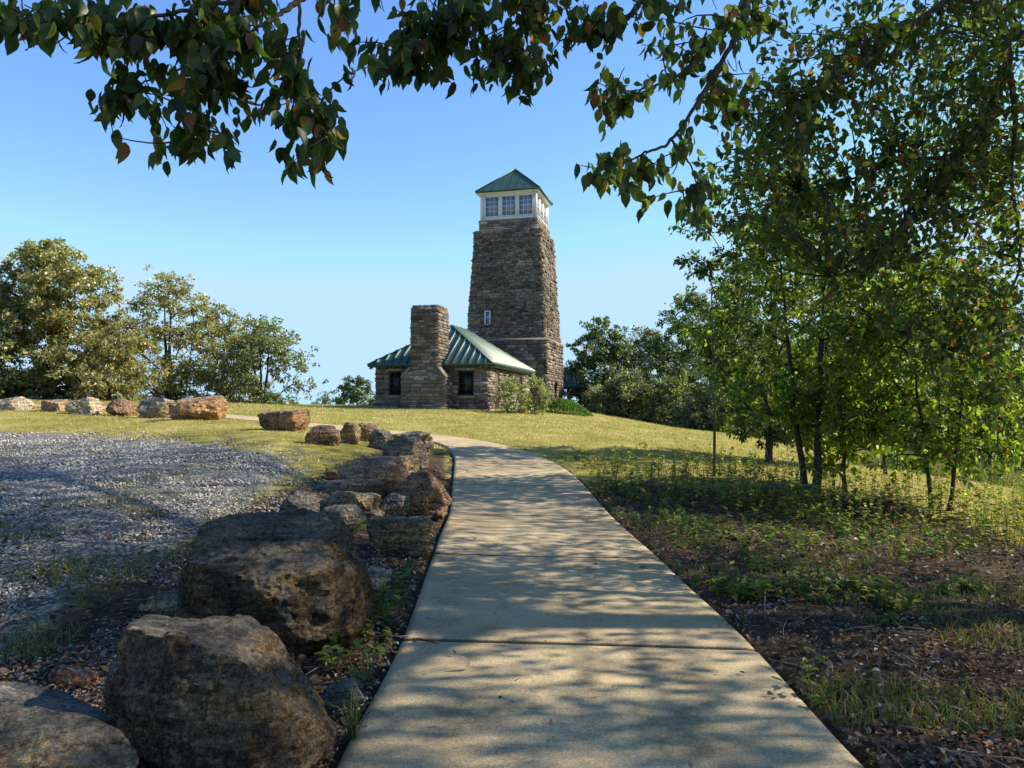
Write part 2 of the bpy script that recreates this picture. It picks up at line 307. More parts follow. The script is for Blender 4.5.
# ground sheet
def axis(lo, hi, fine_lo, fine_hi, step, grow=1.09):
    a = list(np.arange(fine_lo, fine_hi, step)); s = step; x = a[-1]
    while x < hi: s *= grow; x += s; a.append(x)
    s = step; x = a[0]; b = []
    while x > lo: s *= grow; x -= s; b.append(x)
    return np.array(b[::-1] + a)
gx = axis(-2200, 2200, -9, 9, .1); gy = axis(-500, 3000, 1.5, 14, .1, 1.06)
GX, GY = np.meshgrid(gx, gy); GZ = HN(GX, GY)
nv = np.zeros_like(GZ)
near = (np.abs(GX) < 30) & (GY > -8) & (GY < 45)
ii = np.argwhere(near)
for a, b in ii: nv[a, b] = noise.fractal(Vector((GX[a, b] * 1.3, GY[a, b] * 1.3, 0)), 1., 2., 4)
sd_path = np.full(GX.shape, -9.); sd_path[near] = sdist(PP2, GX[near], GY[near])
am = np.clip(-sd_path / .5, .0, 1) * .035
GZ = GZ + nv * am; GZ[sd_path > -.03] -= .05
mg, ml = np.zeros_like(GZ), np.zeros_like(GZ); mg[near], ml[near] = masks(GX[near], GY[near])
ml[sd_path > -.05] = 1; acc = Acc(); ny, nx = GX.shape; i = np.arange(ny - 1)[:, None] * nx; j = np.arange(nx - 1)[None]
acc.add(np.stack([GX, GY, GZ], -1).reshape(-1, 3), np.stack([i + j, i + j + 1, i + nx + j + 1, i + nx + j], -1).reshape(-1, 4), np.stack([mg, ml, mg * 0], -1).reshape(-1, 3))
tag(acc.build('ground', M['ground'], smooth=True), kind='structure')
# concrete path: slabs with joints, 6 cm thick
acc = Acc(); joints_y = [-.9, 1.9, 4.62, 7.3, 10.15, 12.7, 15.2, 17.6]; jt = []
for y in joints_y: jt.append(int(np.argmin(np.abs(LE[:, 1] - y))))
k = jt[-1]; seg = np.linalg.norm(LE[1] - LE[0])
while k < NPATH - 30: k += max(6, int(2.6 / seg)); jt.append(min(k, NPATH - 1))
jt = [0] + jt + [NPATH - 1]; NU = 9
for s, (a, b) in enumerate(zip(jt[:-1], jt[1:])):
    if b - a < 2: continue
    tt = np.linspace(a, b, max(4, (b - a) + 1)); L = np.stack([np.interp(tt, range(NPATH), LE[:, c]) for c in range(3)], 1); Rr = np.stack([np.interp(tt, range(NPATH), RE[:, c]) for c in range(3)], 1)
    d = L[1] - L[0]; d /= np.linalg.norm(d); L[0] += d * .02; Rr[0] += d * .02; L[-1] -= d * .02; Rr[-1] -= d * .02
    u = np.array([0, .006, .03, .25, .5, .75, .97, .994, 1]); dz = np.array([-.11, -.008, 0, .003, .004, .003, 0, -.008, -.11])
    P = L[:, None] * (1 - u)[None, :, None] + Rr[:, None] * u[None, :, None]
    P[:, :, 2] = HN(P[:, :, 0], P[:, :, 1]) + .028 + dz[None]; 
    P[0, :, 2] -= .0; m = len(tt)
    pre = P[0].copy(); pre[:, 2] -= .09; post = P[-1].copy(); post[:, 2] -= .09
    dd = np.array([d[0], d[1], 0]) * .016; e0 = P[0] + dd; e1 = P[-1] - dd; P[0, :, 2] -= .006; P[-1, :, 2] -= .006
    P = np.concatenate([pre[None], P[:1], e0[None], P[1:-1], e1[None], P[-1:], post[None]]); m += 4
    i = np.arange(m - 1)[:, None] * NU; j = np.arange(NU - 1)[None]
    tone = random.uniform(.93, 1.05)
    acc.add(P.reshape(-1, 3), np.stack([i + j, i + j + 1, i + NU + j + 1, i + NU + j], -1).reshape(-1, 4), np.repeat(np.array([[.12] * 3, [.3] * 3] + [[tone] * 3] * (m - 4) + [[.3] * 3, [.12] * 3]), NU, 0))
tag(acc.build('path', M['concrete']), kind='structure')
# ------------------------------------------------------------------ masonry: every stone is a small block in the wall's mesh
STONE = [(.28, .22, .165), (.22, .175, .135), (.35, .285, .215), (.17, .14, .11), (.30, .215, .15), (.14, .12, .105), (.33, .29, .24), (.22, .19, .16)]
def stones(acc, bl, br, tr, tl, ch=(.09, .2), sl=(.18, .55), out=.06, openings=(), dark=1., rnd=None):
    rnd = rnd or random
    bl, br, tr, tl = [np.array(p, float) for p in (bl, br, tr, tl)]
    Hh = (np.linalg.norm(tl - bl) + np.linalg.norm(tr - br)) / 2; Wd = max(np.linalg.norm(br - bl), np.linalg.norm(tr - tl))
    n = np.cross(br - bl, tl - bl); n /= np.linalg.norm(n)
    def P(s, v, o=0.):   # s in metres measured along the bottom from bl
        t = v / Hh; a = bl + (tl - bl) * t; b = br + (tr - br) * t; q = s / Wd
        return a + (b - a) * q + n * o
    quads = [(0., 0., Wd, Hh)]
    acc.add([P(0, 0, -.02), P(Wd, 0, -.02), P(Wd, Hh, -.02), P(0, Hh, -.02)] if not openings else np.zeros((0, 3)), np.array([[0, 1, 2, 3]]) if not openings else np.zeros((0, 4), int), (.13, .11, .09))
    if openings:   # the mortar bed as strips round the openings
        vs_ = sorted({0, Hh, *[o[2] for o in openings], *[o[3] for o in openings]})
        for v0, v1 in zip(vs_[:-1], vs_[1:]):
            cuts = sorted([(o[0], o[1]) for o in openings if o[2] < (v0 + v1) / 2 < o[3]]); x = 0.
            for c0, c1 in cuts + [(Wd, Wd)]:
                if c0 - x > .01: acc.add([P(x, v0, -.02), P(c0, v0, -.02), P(c0, v1, -.02), P(x, v1, -.02)], np.array([[0, 1, 2, 3]]), (.13, .11, .09))
                x = c1
    v = 0.
    while v < Hh - .01:
        h = rnd.uniform(*ch); 
        if Hh - v - h < ch[0] * .6: h = Hh - v
        vm = v + h / 2; cuts = sorted([(o[0], o[1]) for o in openings if o[2] < vm < o[3]]); x = 0.
        for c0, c1 in cuts + [(Wd, Wd)]:
            while x < c0 - .02:
                L = rnd.uniform(*sl) * (1.3 if h > .16 else 1)
                if c0 - x - L < sl[0] * .6: L = c0 - x
                o = rnd.random() ** 1.6 * out; g = .006; e = .012
                s0, s1, v0, v1 = x + g, x + L - g, v + g * rnd.random(), v + h - g
                j_ = lambda: rnd.uniform(-e, e)
                a = [P(s0, v0, -.03), P(s1, v0, -.03), P(s1, v1, -.03), P(s0, v1, -.03)]
                b = [P(s0 + e, v0 + e, o + j_()), P(s1 - e, v0 + e + j_(), o + j_()), P(s1 - e, v1 - e + j_(), o + j_()), P(s0 + e, v1 - e, o + j_())]
                c = np.array(rnd.choice(STONE)) * rnd.uniform(.72, 1.2) * dark * (1 + .6 * noise.noise(Vector((s0 * .55 + bl[0] * 3, v * .7, bl[1] * 2 + 5)))) 
                acc.add(a + b, np.array([[4, 5, 6, 7], [0, 1, 5, 4], [1, 2, 6, 5], [2, 3, 7, 6], [3, 0, 4, 7]]), c)
                x += L
            x = c1
        v += h
def Lp(x, y, z): return np.array([x, y, z], float)
def battered(acc, x0, x1, y0, y1, z0, X0, X1, Y0, Y1, z1, sides='frbl', ops={}, **kw):
    """four masonry faces of a block with bottom rect x0..x1,y0..y1 at z0 and top rect X0.. at z1"""
    f = {'f': ((x0, y0), (x1, y0), (X1, Y0), (X0, Y0)), 'r': ((x1, y0), (x1, y1), (X1, Y1), (X1, Y0)), 'b': ((x1, y1), (x0, y1), (X0, Y1), (X1, Y1)), 'l': ((x0, y1), (x0, y0), (X0, Y0), (X0, Y1))}
    for s in sides:
        a, b, c, d = f[s]; stones(acc, (*a, z0), (*b, z0), (*c, z1), (*d, z1), openings=ops.get(s, ()), **kw)
def window(parent, c, wd, ht, rz, cols, rows, fw, mat, depth=.09, label=None):
    """frame with glazing bars, and its pane; c = centre of the opening, outward = -Y turned by rz"""
    e = empty('window', c, rz) if False else None
    f = Acc(); ca, sa = math.cos(rz), math.sin(rz)
    def T(x, y, z): return (c[0] + x * ca - y * sa, c[1] + x * sa + y * ca, c[2] + z)
    for sx in (-1, 1): f.box(T(sx * (wd / 2 - fw / 2), 0, 0), (fw, depth, ht), rz)
    for sz in (-1, 1): f.box(T(0, 0, sz * (ht / 2 - fw / 2)), (wd - 2 * fw, depth - .006, fw), rz)
    if rows > 1: f.box(T(0, -.004, 0), (wd - 2 * fw, depth * .6, fw * .55), rz)
    iw = wd - 2 * fw; ih = ht - 2 * fw
    for k in range(1, cols): f.box(T(-iw / 2 + iw * k / cols, .0, 0), (.026, depth * .42, ih), rz)
    for k in range(1, rows):
        if k * 2 != rows: f.box(T(0, .003, -ih / 2 + ih * k / rows), (iw, depth * .36, .026), rz)
    fo = f.build('window', mat, parent)
    p = Acc(); p.box(T(0, .02, 0), (iw + .01, .008, ih + .01), rz); p.build('pane', M['glass'] if mat is M['white'] else M['glass_dark'], fo)
    return fo
def hip_roof(x0, x1, y0, y1, ze, zr, th=.09, rib=.42, rib_h=.045, rib_w=.06, ridge=None, tri=False):
    """roof over eave rect; returns Acc. ridge runs along y"""
    a = Acc(); W = x1 - x0; L = y1 - y0; cx = (x0 + x1) / 2; half = W / 2 if ridge is None else ridge
    half = min(half, L / 2); A = (cx, y0 + half, zr); B = (cx, y1 - half, zr)
    c = [(x0, y0, ze), (x1, y0, ze), (x1, y1, ze), (x0, y1, ze)]
    a.add([c[0], c[1], A], np.array([[0, 1, 2]])); a.add([c[2], c[3], B], np.array([[0, 1, 2]]))
    if L / 2 - half > .01:
        a.add([c[1], c[2], B, A], np.array([[0, 1, 2, 3]])); a.add([c[3], c[0], A, B], np.array([[0, 1, 2, 3]]))
    else:
        a.add([c[1], c[2], A], np.array([[0, 1, 2]])); a.add([c[3], c[0], A], np.array([[0, 1, 2]]))
    d = [(p[0], p[1], p[2] - th) for p in c]
    a.add(c + d, np.array([[0, 4, 5, 1], [1, 5, 6, 2], [2, 6, 7, 3], [3, 7, 4, 0], [4, 7, 6, 5]]))
    rise = zr - ze
    def ribs(e0, e1, inward, run, flen):
        e0 = np.array(e0, float); e1 = np.array(e1, float); n = int(np.linalg.norm(e1 - e0) / rib); u = (e1 - e0) / np.linalg.norm(e1 - e0)
        for k in range(1, n):
            s = k * np.linalg.norm(e1 - e0) / n; fr = flen(s)
            if fr < .03: continue
            p = e0 + u * s; q = p + np.array([inward[0] * run * fr, inward[1] * run * fr, rise * fr])
            sl = (q - p); nn = np.cross(u, sl); nn /= np.linalg.norm(nn)
            v = [p - u * rib_w / 2, p + u * rib_w / 2, p + nn * rib_h, q - u * rib_w / 2, q + u * rib_w / 2, q + nn * rib_h]
            a.add(v, [np.array([[0, 2, 5, 3], [2, 1, 4, 5]]), np.array([[0, 1, 2]])])
    ribs(c[0], c[1], (0, 1), half, lambda s: min(s, W - s) / (W / 2)); ribs(c[2], c[3], (0, -1), half, lambda s: min(s, W - s) / (W / 2))
    fl = lambda s: min(1, s / half, (L - s) / half)
    ribs(c[1], c[2], (-1, 0), W / 2, fl); ribs(c[3], c[0], (1, 0), W / 2, fl)
    for p, q in ((c[0], A), (c[1], A), (c[2], B), (c[3], B)): a.bar(Vector(p) + Vector((0, 0, .02)), Vector(q) + Vector((0, 0, .03)), .14, .05)
    if L / 2 - half > .01: a.bar(Vector(A) + Vector((0, 0, .03)), Vector(B) + Vector((0, 0, .03)), .16, .06)
    return a
BA = R(-14)   # the buildings stand turned 14 degrees from the view direction
def bpos(px, D):
    p = at(px, 408, D); return p.x, p.y
# ---- tower: local frame, x right, y away, origin at its centre on the ground
SCL = 50 / 47.
wb, wt = 2.52 * SCL, 2.14 * SCL
tx, ty = bpos(541.5, 50.); cxx = tx + .26 + (-math.cos(BA)) * wb - math.sin(BA) * wb; cyy = ty - math.sin(BA) * wb + math.cos(BA) * wb
ZT = 1.2
tower = tag(empty('stone_tower', (cxx, cyy, ZT), BA), 'tall tapering brown stone tower with a white windowed lookout and pointed green roof', 'tower')
zt = at(541, 216, 50.5).z - ZT; zp = at(541, 339, 50).z - ZT
a = Acc(); battered(a, -wb, wb, -wb, wb, zp, -wt, wt, -wt, wt, zt - .75, ops={'f': [(1.25, 1.62, 1.05, 1.95)], 'r': [(2.2, 2.6, 2.1, 4.0)]}, ch=(.08, .2), sl=(.15, .55), out=.12, dark=.66)
a.add([(-wt, -wt, zt - .76), (wt, -wt, zt - .76), (wt, wt, zt - .76), (-wt, wt, zt - .76)], np.array([[0, 1, 2, 3]]), (.2, .17, .14))
a.build('tower_wall', M['masonry'], tower)
# darkness behind slit openings
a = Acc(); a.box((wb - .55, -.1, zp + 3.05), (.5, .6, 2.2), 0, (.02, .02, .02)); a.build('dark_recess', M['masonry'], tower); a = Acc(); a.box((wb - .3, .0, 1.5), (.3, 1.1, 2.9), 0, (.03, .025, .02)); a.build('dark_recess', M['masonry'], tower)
a = Acc(); battered(a, -wb - .16, wb + .16, -wb - .16, wb + .16, -1.5, -wb - .14, wb + .14, -wb - .14, wb + .14, zp, ops={'r': [(2.35, 3.25, 1.5, 3.6)]}, ch=(.12, .26), sl=(.2, .7), out=.1, dark=.66)
q = wb + .2; a.add([(-q, -q, zp + .08), (q, -q, zp + .08), (q, q, zp + .08), (-q, q, zp + .08), (-q, -q, zp - .06), (q, -q, zp - .06), (q, q, zp - .06), (-q, q, zp - .06)], np.array([[0, 1, 2, 3], [4, 5, 1, 0], [5, 6, 2, 1], [6, 7, 3, 2], [7, 4, 0, 3]]), (.22, .18, .14))
a.build('plinth', M['masonry'], tower)
a = Acc(); q = wt - .25; battered(a, -q, q, -q, q, zt - .78, -q, q, -q, q, zt, ch=(.12, .2), sl=(.3, .8), out=.04, dark=1.05)
a.add([(-q, -q, zt), (q, -q, zt), (q, q, zt), (-q, q, zt)], np.array([[0, 1, 2, 3]]), (.2, .17, .14)); a.build('parapet', M['masonry'], tower)
# slit window in the front face
fc = -(wb + (wt - wb) * (1.5 / (zt - .75 - zp))) - .03
a = Acc(); xs = -wb + 1.43
for sx in (-1, 1): a.box((xs + sx * .17, fc, zp + 1.5), (.07, .14, .95))
for sz in (-1, 1): a.box((xs, fc, zp + 1.5 + sz * .45), (.28, .135, .07))
a.box((xs, fc + .02, zp + 1.55), (.28, .05, .05)); sl_ = a.build('window', M['white'], tower)
a = Acc(); a.box((xs, fc + .05, zp + 1.5), (.3, .02, .85)); a.build('pane', M['glass'], sl_)
# lookout room
cw = wt - .38; ch_ = at(541, 187.5, 50.5).z - ZT - zt
a = Acc(); nwin = 3; ww = 1.; gap = .17; sill = .24; hw = ch_ - .5
span = nwin * ww + (nwin - 1) * gap
for k in range(4):
    rz = k * math.pi / 2; ca, sa = math.cos(rz), math.sin(rz)
    def T(x, y, z): return (x * ca - y * sa, x * sa + y * ca, z)
    e = .004 * (k % 2)
    a.box(T(0, -cw + .06, zt + sill / 2), (2 * cw - .122, .12, sill), rz); a.box(T(0, -cw + .06, zt + ch_ - .13), (2 * cw - .122, .12, .26), rz)
    a.box(T(0, -cw - .012, zt + .06), (2 * cw + .05, .06, .12 + e), rz); a.box(T(0, -cw - .012, zt + sill), (2 * cw - .1, .08, .05 + e), rz)
    a.box(T(-cw + .02, -cw + .02, zt + ch_ / 2), (.16, .16, ch_ - .01), rz)
    xs_ = [-span / 2 - gap] + [-span / 2 + i * (ww + gap) + ww for i in range(nwin)]
    for i, x in enumerate(xs_):
        wd = gap
        x0_ = x if i else -cw + .1; x1_ = x + gap if i < nwin else cw - .1
        a.box(T((x0_ + x1_) / 2, -cw + .05, zt + sill + hw / 2), (x1_ - x0_, .1, hw + .01), rz)
a.box((0, 0, zt + ch_ - .03), (2 * cw - .3, 2 * cw - .3, .04)); a.box((0, 0, zt + .03), (2 * cw - .3, 2 * cw - .3, .04))
a.build('lookout_wall', M['white'], tower)
for k in range(4):
    rz = k * math.pi / 2; ca, sa = math.cos(rz), math.sin(rz)
    for i in range(nwin):
        x = -span / 2 + ww / 2 + i * (ww + gap); y = -cw + .07
        window(tower, (x * ca - y * sa, x * sa + y * ca, zt + sill + hw / 2), ww, hw, rz, 3, 4, .06, M['white'], .1)
ze = zt + ch_; zr = at(518.4, 166.5, 52.6).z - ZT
hip_roof(-cw - .34, cw + .34, -cw - .34, cw + .34, ze + .05, zr, th=.1, rib=.5, rib_h=.012).build('roof', M['roof'], tower)
a = Acc(); a.box((0, 0, ze - .055), (2 * cw + .5, 2 * cw + .5, .07)); a.build('soffit', M['white'], tower)
# ---- cottage: local origin at front right wall corner, x right, y away
ex, ey = bpos(492.4, 38.3); ZC = 1.40
W_, L_ = 6.1, 9.6; ov = .32
ox = ex - ov * math.cos(BA) - ov * math.sin(BA) * -1 * -1; oy = ey - ov * math.sin(BA) + ov * math.cos(BA)
cot = tag(empty('stone_cottage', (ox, oy, ZC), BA), 'low stone cottage with ribbed green metal hip roof and big chimney before the tower', 'cottage')
hw_ = at(492, 363.5, 38.3).z - ZC
a = Acc(); ops_f = [(.75, 1.45, .75, 2.0), (4.5, 5.35, .72, 2.0)]; ops_r = [(1.3, 2.2, -.0, 2.0), (4., 5., .8, 2.), (6.8, 7.7, .8, 2.)]
battered(a, -W_, 0, 0, L_, -.6, -W_, 0, 0, L_, hw_ - .05, ops={'f': [(o[0], o[1], o[2] + .6, o[3] + .6) for o in ops_f], 'r': [(o[0], o[1], o[2] + .6, o[3] + .6) for o in ops_r]}, ch=(.09, .2), sl=(.22, .6), out=.08, dark=.75)
wl = a.build('wall', M['masonry'], cot)
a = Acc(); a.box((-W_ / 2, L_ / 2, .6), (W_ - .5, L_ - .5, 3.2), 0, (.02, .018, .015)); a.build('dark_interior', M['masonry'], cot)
a = Acc(); battered(a, -W_ - .1, .1, -.1, L_ + .1, -.7, -W_ - .1, .1, -.1, L_ + .1, .32, sides='flb', ch=(.1, .2), sl=(.25, .7), out=.05, dark=.8)
a.add([(-W_ - .1, -.1, .32), (.1, -.1, .32), (.1, .05, .32), (-W_ - .1, .05, .32)], np.array([[0, 1, 2, 3]]), (.2, .17, .14)); a.build('base_course', M['masonry'], cot)
for o in ops_f:
    window(cot, (-W_ + (o[0] + o[1]) / 2, .06, (o[2] + o[3]) / 2), o[1] - o[0], o[3] - o[2], 0, 2, 4, .06, M['darkframe'])
    b = Acc(); b.box((-W_ + (o[0] + o[1]) / 2, -.03, o[2] - .06), (o[1] - o[0] + .2, .24, .11)); b.build('sill', M['coping'], cot); b = Acc(); b.box((-W_ + (o[0] + o[1]) / 2, -.01, o[3] + .08), (o[1] - o[0] + .3, .18, .14)); b.build('lintel', M['coping'], cot)
for o in ops_r[1:]: window(cot, (-.06, (o[0] + o[1]) / 2, (o[2] + o[3]) / 2), o[1] - o[0], o[3] - o[2], math.pi / 2, 2, 4, .06, M['darkframe'])
o = ops_r[0]; b = Acc(); b.box((-.1, (o[0] + o[1]) / 2, 1.), (.06, o[1] - o[0], 2.0)); 
for k in range(5): b.box((-.06, o[0] + .09 + k * .18, 1.), (.02, .16, 1.9))
dr = b.build('door', M['timber'], cot); b = Acc(); b.box((-.02, o[0] + .15, 1.), (.06, .04, .14)); b.build('handle', M['darkframe'], dr)
zr = at(453, 326, 42.8).z - ZC
hip_roof(-W_ - ov, ov, -ov, L_ + ov, hw_ + .03, zr, th=.11, rib=.42, rib_h=.1, rib_w=.12, ridge=3.7).build('roof', M['roof'], cot)
a = Acc(); n_ = 16
for k in range(n_): a = Acc(); a.box((-W_ - .2 + k * (W_ + .4) / (n_ - 1), -.14, hw_ - .14), (.06, .3, .1)); a.build('rafter_tail', M['timber'], cot)
for k in range(24): a = Acc(); a.box((.15, -.0 + .2 + k * (L_ - .2) / 23, hw_ - .14), (.3, .06, .1)); a.build('rafter_tail', M['timber'], cot)
# chimney with wide shouldered base
cx0, cx1 = -3.82, -2.35   # local x of the stack
ztop = at(430, 301.5, 37.5).z - ZC; zs = 1.62
a = Acc(); c_ = .16; y0_, y1_ = -.85, .78
pts = [(cx0 + .0, y0_), (cx1 - .0, y0_), (cx1, y1_), (cx0, y1_)]
battered(a, cx0, cx1, y0_, y1_, zs + .42, cx0, cx1, y0_, y1_, ztop - .25, ch=(.1, .2), sl=(.2, .55), out=.05, dark=.7)
battered(a, cx0, cx1, y0_, y1_, ztop - .25, cx0 + .07, cx1 - .07, y0_ + .07, y1_ - .07, ztop, ch=(.12, .13), sl=(.2, .5), out=.03, dark=.8)
a.add([(cx0 + .12, y0_ + .12, ztop), (cx1 - .12, y0_ + .12, ztop), (cx1 - .12, y1_ - .12, ztop), (cx0 + .12, y1_ - .12, ztop)], np.array([[0, 1, 2, 3]]), (.25, .22, .17))
bx0, bx1 = cx0 - .45, cx1 + .42
battered(a, bx0, bx1, y0_ - .12, 0, -.7, bx0, bx1, y0_ - .12, 0, zs, ch=(.1, .2), sl=(.2, .6), out=.06, sides='frl', dark=.72)
battered(a, bx0, bx1, y0_ - .12, 0, zs, cx0, cx1, y0_, 0, zs + .46, ch=(.1, .16), sl=(.2, .6), out=.04, sides='frl', dark=.9)
chim = a.build('chimney', M['masonry'], cot)
for (p, q) in (((bx1 + .02, zs + .02), (cx1 + .02, zs + .5)), ((bx0 - .02, zs + .02), (cx0 - .02, zs + .5))): a = Acc(); a.bar((p[0], -.5, p[1]), (q[0], -.5, q[1]), .98, .08); a.build('coping', M['coping'], chim)
# ---- open porch behind the tower, to its right
p1x, p1y = bpos(585, 58.)
por = tag(empty('open_porch', (p1x, p1y, .9), BA), 'open dark timber porch with a low green roof half hidden behind the tower', 'porch')
zeP = at(583, 386, 58).z - .9
hip_roof(-3.9, .35, -.5, 4.5, zeP, zeP + 1.5, th=.12, rib=.4, rib_h=.06, rib_w=.1, ridge=2.0).build('roof', M['roof'], por)
for x, y in ((-3.5, 0), (-1.25, 0), (0, 0), (0, 4), (-3.5, 4)):
    a = Acc(); a.box((x, y, zeP / 2 - .5), (.2, .2, zeP + .88)); a.build('post', M['timber'], por)
a = Acc(); a.bar((-1.2, -.02, zeP - .9), (-.5, -.02, zeP - .16), .1, .12); a.bar((-.05, -.02, zeP - .9), (-.7, -.02, zeP - .16), .1, .12); a.bar((-3.5, -.02, zeP - .17), (.1, -.02, zeP - .17), .14, .16); a.build('brace', M['timber'], por)
a = Acc(); battered(a, -3.6, .2, -.15, 4.2, -1.2, -3.6, .2, -.15, 4.2, .35, dark=.8); a.build('low_wall', M['masonry'], por)
# ------------------------------------------------------------------ rocks
_ico = {}
def ico(n):
    if n not in _ico:
        bm = bmesh.new(); bmesh.ops.create_icosphere(bm, subdivisions=n, radius=1)
        bm.verts.ensure_lookup_table(); V = np.array([v.co[:] for v in bm.verts]); Fc = np.array([[v.index for v in f.verts] for f in bm.faces]); bm.free(); _ico[n] = (V, Fc)
    return _ico[n]
def hull_planes(P):
    bm = bmesh.new()
    for p in P: bm.verts.new(p)
    bmesh.ops.convex_hull(bm, input=bm.verts); bm.faces.ensure_lookup_table(); bm.normal_update()
    c = np.mean([v.co[:] for f in bm.faces for v in f.verts], axis=0); N = []; D = []
    for f in bm.faces:
        n = np.array(f.normal[:]); d = (np.array(f.calc_center_median()[:]) - c) @ n
        if d < 0: n, d = -n, -d
        if f.calc_area() > 1e-6: N.append(n); D.append(max(d, .02))
    bm.free(); return c, np.array(N), np.array(D)
def rock(label, c, N, D, color, seed, lvl=5, cuts=6, p=110, rough=.05, size=1., group=None, strata=.5, name='boulder', cat='boulder'):
    V, Fc = ico(lvl); r2 = random.Random(seed * 7 + 1); N = list(N); D = list(D); N0 = np.array(N); D0 = np.array(D)
    for _ in range(cuts):
        n_ = np.array([r2.gauss(0, 1) for _ in range(3)]); n_ /= np.linalg.norm(n_); rr_ = (np.maximum(V[::7] @ N0.T, 0) / D0[None]).max(1); sup = ((V[::7] / rr_[:, None]) @ n_).max(); N.append(n_); D.append(sup * r2.uniform(.84, .96))
    N = np.array(N); D = np.array(D)
    q = np.maximum(V @ N.T, 0) / D[None]; r = (q ** p).sum(1) ** (-1 / p); P = V * r[:, None]
    out = np.empty_like(P); s = 2.2 / size
    for i in range(len(P)):
        v = Vector(P[i]) * s + Vector((seed * 3.1, seed * 1.7, 0))
        a = noise.fractal(v, .8, 2.1, 7); b = noise.fractal(Vector((v.x * .7, v.y * .7, v.z * 4.5)), .9, 2., 4); cr = abs(noise.noise(v * 1.9 + Vector((9, 1, 4)))); hf = noise.fractal(v * 6, .55, 2., 6)
        st = ((v.z * 1.9 + a * .35 + v.x * .3) % 1.); cell = noise.cell(v * 1.3 + Vector((a, b, a)) * .35)
        out[i] = P[i] * (1 + rough * (a * 1.5 + hf * .8 + (cell - .5) * .25 - max(0, .07 - cr) * 7) + rough * strata * (b * .8 + (st - .5) * .75))
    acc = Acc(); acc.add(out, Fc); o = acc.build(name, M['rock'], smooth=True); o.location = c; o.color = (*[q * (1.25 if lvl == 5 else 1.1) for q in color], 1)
    try: o.data.set_sharp_from_angle(angle=R(42))
    except Exception: pass
    return tag(o, label, cat, group)
def hull_rock(label, pts, color, seed, **kw):
    P = [at(*p) if p[2] > 0 else Vector((at(p[0], 400, -p[2]).x, -p[2], p[1])) for p in pts]
    c, N, D = hull_planes([tuple(q) for q in P]); sz = max(max(q[i] for q in P) - min(q[i] for q in P) for i in range(3))
    return rock(label, c, N, D * 1.015, color, seed, size=sz, **kw)
def box_rock(label, x0, x1, y0, y1, color, seed, D=None, dr=.8, nf=9, tilt=0., bury=.12, **kw):
    rr = random.Random(seed * 13 + 5)
    g = G((x0 + x1) / 2, y1) if D is None else at((x0 + x1) / 2, y1, D)
    d = g.y; wd = (x1 - x0) / F * d; dep = wd * dr; yc = d + dep * .42; s = yc / d
    wd = (x1 - x0) / F * yc; top = at(0, y0, yc).z; bot = min(g.z, H(at((x0 + x1) / 2, y1, yc).x, yc)) - bury * wd * .5
    c = np.array([at((x0 + x1) / 2, y1, yc).x, yc, (top + bot) / 2]); ab = np.array([wd / 2, dep / 2, (top - bot) / 2])
    N = []; Dd = []
    for v in ([1, 0, 0], [-1, 0, 0], [0, 0, 1], [0, 0, -1], [0, -1, 0], [0, 1, 0]):
        n = np.array(v, float) + np.array([rr.uniform(-.25, .25) for _ in range(3)]) * (0.6 if v[2] else 1); n /= np.linalg.norm(n); N.append(n); Dd.append(np.linalg.norm(ab * n) * rr.uniform(.86, 1.))
    for _ in range(nf):
        n = np.array([rr.gauss(0, 1) for _ in range(3)]); n /= np.linalg.norm(n); N.append(n); Dd.append(np.linalg.norm(ab * n) * rr.uniform(.7, .98))
    return rock(label, c, np.array(N), np.array(Dd), color, seed, size=max(wd, dep), **kw)
TAN = (.30, .22, .135); GREY = (.20, .18, .155); BRN = (.25, .165, .105); ORG = (.38, .225, .125); PALE = (.42, .36, .28)
# the two big ones and the pair in the corner
hull_rock('large flat-topped brown boulder nearest the path at the bottom left', [(105, 642, 3.2), (128, 630, 3.1), (156, 636, 3.0), (211, 636, 3.0), (238, 650, 2.98), (150, 613, 3.5), (205, 611, 3.55), (250, 613, 3.5), (275, 632, 3.4), (331, 712, 3.3), (333, 738, 3.1), (104, 700, 3.12), (120, 760, 2.95), (200, 800, 2.8), (290, 790, 2.88), (325, 770, 3.02), (120, -.1, -3.7), (300, -.1, -3.7), (270, 700, 2.9)], (.17, .125, .08), 1, lvl=6, rough=.05, p=160, cuts=14)
hull_rock('largest dark boulder in the row with a steep shaded front and rough back', [(200, 531, 4.75), (216, 521, 4.8), (242, 508, 5.0), (281, 503, 5.1), (324, 513, 5.15), (368, 543, 5.1), (352, 548, 4.7), (330, 566, 4.45), (186, 560, 4.45), (171, 612, 4.5), (176, 690, 4.35), (326, 665, 4.3), (357, 634, 4.55), (370, 590, 5.0), (250, 580, 4.3), (200, -.1, -5.3), (360, -.1, -5.3)], (.125, .09, .055), 2, lvl=6, rough=.05, p=160, cuts=14)
hull_rock('tan flat boulder cut off by the bottom left corner', [(-60, 712, 2.75), (0, 706, 2.9), (30, 708, 2.75), (70, 722, 2.7), (118, 722, 2.78), (139, 757, 2.7), (140, 790, 2.6), (60, 830, 2.5), (-40, 830, 2.5), (-60, 760, 2.5), (60, -.05, -3.1), (-40, -.05, -3.1)], (.27, .21, .13), 3, lvl=6, rough=.045, p=160, cuts=12)
hull_rock('grey slab lying just behind the tan corner boulder', [(-70, 690, 3.1), (0, 680, 3.4), (60, 690, 3.45), (95, 705, 3.3), (112, 722, 3.15), (60, 730, 3.0), (-60, 735, 2.95), (100, -.05, -3.45), (-60, -.05, -3.5), (100, 0.02, -3.1)], (.24, .235, .21), 4, lvl=6, rough=.04, p=160, cuts=12)
